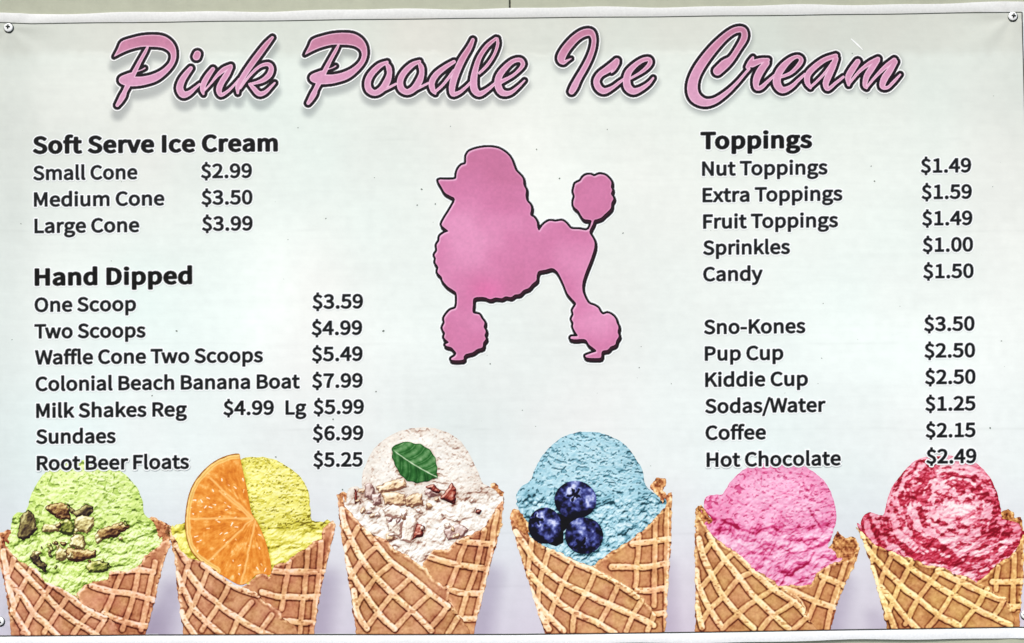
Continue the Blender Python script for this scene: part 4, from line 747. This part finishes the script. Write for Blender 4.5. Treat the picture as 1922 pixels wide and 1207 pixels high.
def build_cones():
    for k, c in enumerate(CONES):
        T, sd = c['T'], 100*k+11
        base = waffle('ice_cream_cone', c['front'], c['A'], c['B'], T, .62, banner, sd, c['tint'], label=c['label'])
        for i, r in enumerate(c['rear']):
            waffle('rear_rim', r, [], [], T, .20+.02*i, base, sd+60+i, np.array(c['tint'])*np.array([.98, .92, .84]))
        CONTACT.clear()
        waffle('wafer_flap', c['right'], c['A2'], c['B2'], T, .48, base, sd+70, np.array(c['tint'])*np.array([.985, .95, .92]))
        Lf = .80
        if k == 0:
            green = [(40,42,18),(96,104,40),(158,164,74),(214,212,124),(246,242,190)]; brown = [(44,18,14),(98,60,38),(156,116,66),(208,180,112),(244,228,172)]; plum = [(28,18,18),(68,50,38),(108,92,56),(156,142,84),(212,204,142)]
            cream = [(90,70,40),(170,150,90),(220,208,140),(244,238,186),(254,252,222)]
            L = [([(120,520),(125,440),(150,360),(185,336),(215,365),(235,430),(240,470),(190,520),(150,530)], plum), ([(300,330),(330,300),(400,288),(440,310),(450,360),(455,395),(400,400),(330,365)], brown),
                 ([(440,300),(490,345),(530,330),(560,300),(600,320),(605,350),(570,385),(500,380),(460,350)], plum), ([(485,400),(540,378),(605,390),(608,440),(570,490),(520,480),(490,445)], cream),
                 ([(380,440),(400,405),(440,400),(475,425),(495,480),(470,500),(420,495),(385,475)], green), ([(275,450),(300,430),(370,440),(385,475),(320,480),(280,475)], cream),
                 ([(620,500),(650,470),(730,440),(790,420),(835,430),(838,455),(790,480),(770,510),(700,520),(640,545)], brown), ([(460,540),(490,490),(540,510),(560,560),(550,590),(500,590),(460,570)], cream),
                 ([(365,620),(390,580),(430,600),(440,640),(410,670),(370,660)], cream), ([(440,590),(500,590),(560,600),(620,605),(620,640),(560,660),(500,680),(440,655)], brown),
                 ([(195,640),(225,605),(250,620),(260,660),(300,700),(300,740),(260,720),(220,680)], plum), ([(562,705),(590,670),(650,672),(700,685),(730,705),(700,735),(650,750),(580,740)], green), ([(310,560),(330,555),(345,600),(325,615)], green)]
            L += crumbs(31, 22, [(130,420,930,560),(200,560,760,720)], [green, brown, cream, plum])
            for i, (p, cc) in enumerate(L): chunk('pistachio_piece', p, T, cc, Lf+.02*i, base, 300+i*7, jag=1.3)
        if k == 1:
            P = T([(440,68),(370,80),(290,118),(210,190),(155,275),(128,375),(118,480),(128,580),(158,660),(215,722),(300,775),(390,830),(450,858),(500,842),(545,800),(590,790),(625,800),(640,770),(626,680),(602,590),(560,490),(522,430),(508,370),(490,270),(465,160),(450,90)])
            X, Y = grid(345, 846, 516, 1102, 1.0); CONTACT.append(P)
            D = poly_sdf(X, Y, [smooth_line(P, 3, True)])
            arc = stroke_sdf(X, Y, np.c_[smooth_line(P[:11], 4), np.zeros(37+4)[:len(smooth_line(P[:11], 4))]], pad=60)
            ctr = T([(528, 455)])[0]
            th = np.arctan2(Y-ctr[1], X-ctr[0]); q = np.hypot(X-ctr[0], Y-ctr[1])
            wth = th*30+1.5*(fbm(X, Y, 14, 3, 3)-.5)
            # juice sacs stretch towards the rind
            n = fbm(q*.33+20*vnoise(X, Y, 25, 9)*.2, th*58, 5.5, 60, 4, 4.2)-.5; n2 = fbm(X, Y, 10, 61, 3)-.5
            t = .48+.5*n+.5*n2
            rs = np.random.RandomState(8); gd = np.full(X.shape, 9.)
            for _ in range(80):
                gx_, gy_ = rs.uniform(350, 505), rs.uniform(860, 1090); an = math.atan2(gy_-ctr[1], gx_-ctr[0])+rs.normal(0, .45); ln_ = rs.uniform(2.0, 6.5)
                if math.hypot(gx_-ctr[0], gy_-ctr[1]) > 26: stroke_sdf(X, Y, np.array([[gx_, gy_, rs.uniform(.3, 1.1)], [gx_+ln_*math.cos(an), gy_+ln_*math.sin(an), rs.uniform(.2, .9)]]), gd, pad=4)
            t = t+.42*sstep(.9, -.5, gd); t = t+.6*(t-blur(t, 2))
            c_ = ramp(np.clip(t, 0, 1), [(0, (186, 94, 22)), (.35, (222, 130, 40)), (.6, (238, 158, 66)), (.8, (250, 200, 122)), (1, (255, 246, 222))])
            mem = np.zeros(X.shape)
            for a, b in (((528,455),(272,215)),((528,455),(150,462)),((528,455),(262,716)),((540,470),(458,850)),((505,450),(330,290))):
                d = stroke_sdf(X+3*(vnoise(X, Y, 12, 5)-.5), Y+3*(vnoise(X, Y, 12, 6)-.5), np.c_[T([a, b]), [1.0, 1.0]], pad=14); mem = np.maximum(mem, sstep(2.3, -.8, d))
            mem = mem*.95; c_ = c_*(1-mem[..., None])+np.array([250, 196, 118.])*mem[..., None]
            rd = arc; jr = rd+1.6*(vnoise(X, Y, 9, 8)-.5)
            pith = (sstep(11.5, 8, jr)*.95)[..., None]; c_ = c_*(1-pith)+(np.array([250, 214, 132.])*(1+.16*(fbm(X, Y, 6, 9, 3)-.5))[..., None])*pith
            mid = (np.exp(-((jr-6.5)/1.3)**2)*.55)[..., None]; c_ = c_*(1-mid)+np.array([222, 150, 54.])*mid
            rindo = sstep(3.2, 1.2, jr)[..., None]; c_ = c_*(1-rindo)+np.array([156, 92, 22.])*rindo
            ed = (sstep(-3, 0, D)*.4)[..., None]*(1-rindo); c_ = c_*(1-ed)+np.array([214, 118, 30.])*ed
            print_layer('orange_slice', X, Y, D, c_, Lf-.25, base)
            waffle_front = None
        if k == 2:
            tan = [(120,76,56),(190,150,116),(232,204,160),(244,226,190),(254,246,228)]; wht = [(150,110,96),(206,184,166),(240,232,216),(250,247,238),(255,254,250)]; red = [(52,8,10),(104,26,26),(150,60,44),(190,110,90),(236,190,170)]; pk = [(110,70,66),(176,140,132),(210,184,172),(230,212,202),(248,240,234)]
            L = [([(250,360),(330,328),(400,318),(416,360),(345,382),(270,388)], tan), ([(284,395),(340,387),(402,400),(412,450),(370,462),(300,450)], tan), ([(190,350),(215,333),(242,380),(226,432),(190,410)], pk),
                 ([(288,482),(340,455),(412,480),(416,520),(350,528),(298,512)], wht), ([(400,520),(460,508),(474,560),(442,662),(383,646),(390,590)], wht), ([(308,530),(395,540),(384,638),(318,592)], wht),
                 ([(600,420),(625,380),(660,340),(682,370),(676,452),(640,440)], red), ([(448,642),(470,560),(512,570),(500,622)], red), ([(510,380),(560,358),(582,400),(540,412)], pk), ([(618,592),(700,558),(745,590),(722,632),(640,646)], pk),
                 ([(410,420),(450,395),(495,400),(500,450),(450,470),(415,460)], tan), ([(132,370),(142,372),(146,440),(136,448)], red), ([(520,360),(560,345),(600,380),(590,395)], red), ([(225,400),(270,395),(275,450),(235,455)], pk)]
            L += crumbs(47, 26, [(150,360,820,520),(260,500,720,640)], [tan, wht, wht, pk, red, tan])
            for i, (p, cc) in enumerate(L): chunk('almond_piece', p, T, cc, Lf+.02*i, base, 400+i*7)
            P = T([(333,150),(350,132),(370,124),(400,114),(430,114),(462,124),(490,124),(515,142),(542,156),(558,182),(572,202),(574,230),(582,252),(578,280),(583,308),(555,314),(530,328),(500,330),(470,338),(445,328),(418,326),(398,306),(380,292),(365,262),(350,240),(345,218),(334,198),(338,172)])
            X, Y = grid(732, 826, 824, 910, .8); CONTACT.append(P)
            D = poly_sdf(X, Y, [smooth_line(P, 3, True)])
            a, b = T([(340,158)])[0], T([(583,308)])[0]; ax = (b-a)/np.linalg.norm(b-a); nx_ = np.array([-ax[1], ax[0]])
            s_ = (X-a[0])*ax[0]+(Y-a[1])*ax[1]; w_ = (X-a[0])*nx_[0]+(Y-a[1])*nx_[1]
            w_ = w_-4*np.sin(s_/95*math.pi)*0.6
            vein = sstep(1.5, .3, np.abs(w_)); ph = (s_-1.05*np.abs(w_)+.016*w_**2+5*(w_ < 0))/18.; fr = np.abs(ph-np.round(ph))*18
            side = sstep(1.4, .3, fr)*sstep(0, 2, np.abs(w_)); quilt = np.cos(ph*2*math.pi)
            t = .46-.12*quilt+.5*(fbm(X, Y, 11, 4, 4)-.5)+.10*(w_ < 0)+.20*side+.55*vein*sstep(0, 14, s_)-.2*sstep(-3, 0, D)
            c_ = ramp(np.clip(t, 0, 1), [(0, (6, 32, 10)), (.3, (20, 74, 24)), (.5, (46, 108, 46)), (.75, (116, 160, 106)), (1, (206, 224, 190))])
            print_layer('mint_leaf', X, Y, D, c_, Lf+.35, base)
        if k == 3:
            P = T([(300,500),(400,520),(470,500),(380,560),(340,600),(340,660),(300,680),(255,665),(280,560)])
            X, Y = grid(1020, 955, 1110, 1030, 1.0); D = poly_sdf(X, Y, [P]); c_ = np.zeros(X.shape+(3,))+np.array([8, 8, 14.])
            print_layer('gap_shadow', X, Y, D, c_, Lf, base, label='black gap between the blueberries in the print')
            f = lambda p: T([p])[0]
            for i, (p, rx, ry, cr, ca) in enumerate([((405,428), 39.5, 35.5, (395,398,13), .5), ((238,568), 31, 34, (188,535,11), 1.0), ((452,622), 36, 34, (432,668,12), .3)]):
                q = f(p); cc = f(cr[:2]); CONTACT.append(np.array([[q[0]+rx*math.cos(i_*.4), q[1]+ry*math.sin(i_*.4)] for i_ in range(16)])); blueberry(q[0], q[1], rx, ry, (cc[0], cc[1], cr[2]), ca, Lf+.06+.06*i, base, 500+i*9)
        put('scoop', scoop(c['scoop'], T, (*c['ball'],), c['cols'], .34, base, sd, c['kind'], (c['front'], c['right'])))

# ------------------------------------------------------------------ specks of dirt and scuffs on the vinyl
def build_specks():
    sp = [(791,355,1.5),(783,385,1.4),(817,383,1.3),(1007,280,1.2),(1050,335,1.4),(1170,437,1.1),(331,621,1.5),(285,743,1.2),(1635,312,1),(1642,340,1.3),(720,621,1.8),(706,735,1.3),(625,787,1.5),(1858,803,1.5),
          (920,683,1.4),(1200,690,1.1),(643,919,1.4),(518,858,1.2),(1140,243,1),(612,410,1.1),(60,1130,.9),(980,770,.9),(1260,720,.9),(1545,570,.9),(1880,640,1),(40,420,1),(560,240,1),(830,170,.9),(1600,100,.9)]
    X, Y = grid(20, 90, 1900, 1140, 1.0)
    d = np.full(X.shape, 9.)
    rs = np.random.RandomState(5)
    for _ in range(70): sp.append((rs.uniform(20, 1890), rs.uniform(60, 1180), rs.uniform(.45, .8)))
    for x, y, r in sp: stroke_sdf(X, Y, np.array([[x, y, r], [x+rs.uniform(-1.5, 1.5), y+rs.uniform(-1, 1), r*.8]]), d, pad=4)
    print_layer('dirt_speck', X, Y, d, np.zeros(X.shape+(3,))+np.array([112, 122, 112.]), .3, banner, kind='stuff', label='tiny dirt specks on the vinyl')
    X, Y = grid(1590, 62, 1635, 100, .8); d = stroke_sdf(X, Y, np.array([[1598, 73, .8], [1610, 84, 1.5], [1619, 93, .7]]))
    print_layer('scuff_mark', X, Y, d, np.zeros(X.shape+(3,))+np.array([246, 248, 244.]), .3, banner, label='short pale scuff above the last title word')

# ------------------------------------------------------------------ screws
def build_screws():
    import bmesh
    MS = plain_material('white_painted_screw', (.93, .94, .91), .5, .04, 60)
    MD = plain_material('screw_recess_dark', (.03, .035, .03), .7)
    MW = plain_material('painted_screw_shadow', (.10, .11, .09), .5, metal=.3)
    def lathe(prof, n=40):
        bm = bmesh.new(); rings = []
        for r, y in prof:
            rings.append([bm.verts.new((r*math.cos(2*math.pi*i/n), -y, r*math.sin(2*math.pi*i/n))) for i in range(n)] if r > 0 else [bm.verts.new((0, -y, 0))])
        for a, b in zip(rings[:-1], rings[1:]):
            for i in range(n):
                j = (i+1) % n
                if len(b) == 1: bm.faces.new((a[i], a[j], b[0]))
                else: bm.faces.new((a[i], a[j], b[j], b[i]))
        return bm
    def fin(bm, name, mat):
        me = bpy.data.meshes.new(name); bm.normal_update(); bm.to_mesh(me); bm.free(); me.materials.append(mat)
        me.polygons.foreach_set('use_smooth', np.ones(len(me.polygons), bool)); return me
    r = 8.2*S
    head = fin(lathe([(r*.90, .0), (r, .0006), (r*1.0, .0012), (r*.95, .0018), (r*.82, .0023), (r*.4, .0026), (0, .0026)]), 'screw_head', MS)
    shadow_me = fin(lathe([(r*1.16, .0), (r*1.16, .0005), (r*.5, .0006), (0, .0006)]), 'shadow_disc', MW)  # dark disc, set off-centre, that paints the shadow crescent under the head
    bm = bmesh.new()
    for ang in (0, math.pi/2):
        g = bmesh.ops.create_cube(bm, size=1)['verts']
        for v in g:
            tap = 1 if abs(v.co.x) < 9 else 1
            x, z = v.co.x*.0082, v.co.z*.0026
            v.co = Vector((x*math.cos(ang)-z*math.sin(ang), -.0022+v.co.y*.0018+(-.0002 if ang else 0), x*math.sin(ang)+z*math.cos(ang)))
    bmesh.ops.create_cone(bm, cap_ends=True, segments=16, radius1=.0024, radius2=.0024, depth=.0017, matrix=__import__('mathutils').Matrix.Translation((0, -.0023, 0)) @ __import__('mathutils').Matrix.Rotation(math.pi/2, 4, 'X'))
    rec = fin(bm, 'cross_recess', MD)
    spots = [(17, 52.5, 'white cross-head screw at the upper left corner of the banner', -.9, -1.8, .1), (1900, 31, 'white cross-head screw at the upper right corner, just left of the printed border', 1.2, -1.2, .1),
             (-.5, 1166, 'white cross-head screw at the lower left corner beside the green cone', -.5, 1.0, .3), (1925, 1154, 'cut-off white cross-head screw at the lower right corner, right of the last cone', 0, 0, .2)]
    first = None
    for x, y, lab, dx, dy, rot in spots:
        e = bpy.data.objects.new('screw', None); w = to_world(np.array([float(x)]), np.array([float(y)]), .4)[0]
        e.location = w; e.rotation_euler = (0, rot, 0)
        link(e, label=lab, category='screw', group='screws holding the banner corners')
        for nm, me in (('shadow_disc', shadow_me), ('screw_head', head), ('cross_recess', rec)):
            o = bpy.data.objects.new(nm, me); link(o, e)
            if nm == 'shadow_disc': o.location = (.0006, 0, -.0008)
            if nm == 'cross_recess': o.location = (dx*S, 0, -dy*S*-1 if False else -dy*S)
build_cones()
build_title()
build_poodle()
build_text()
build_sheet()
build_specks()
build_screws()
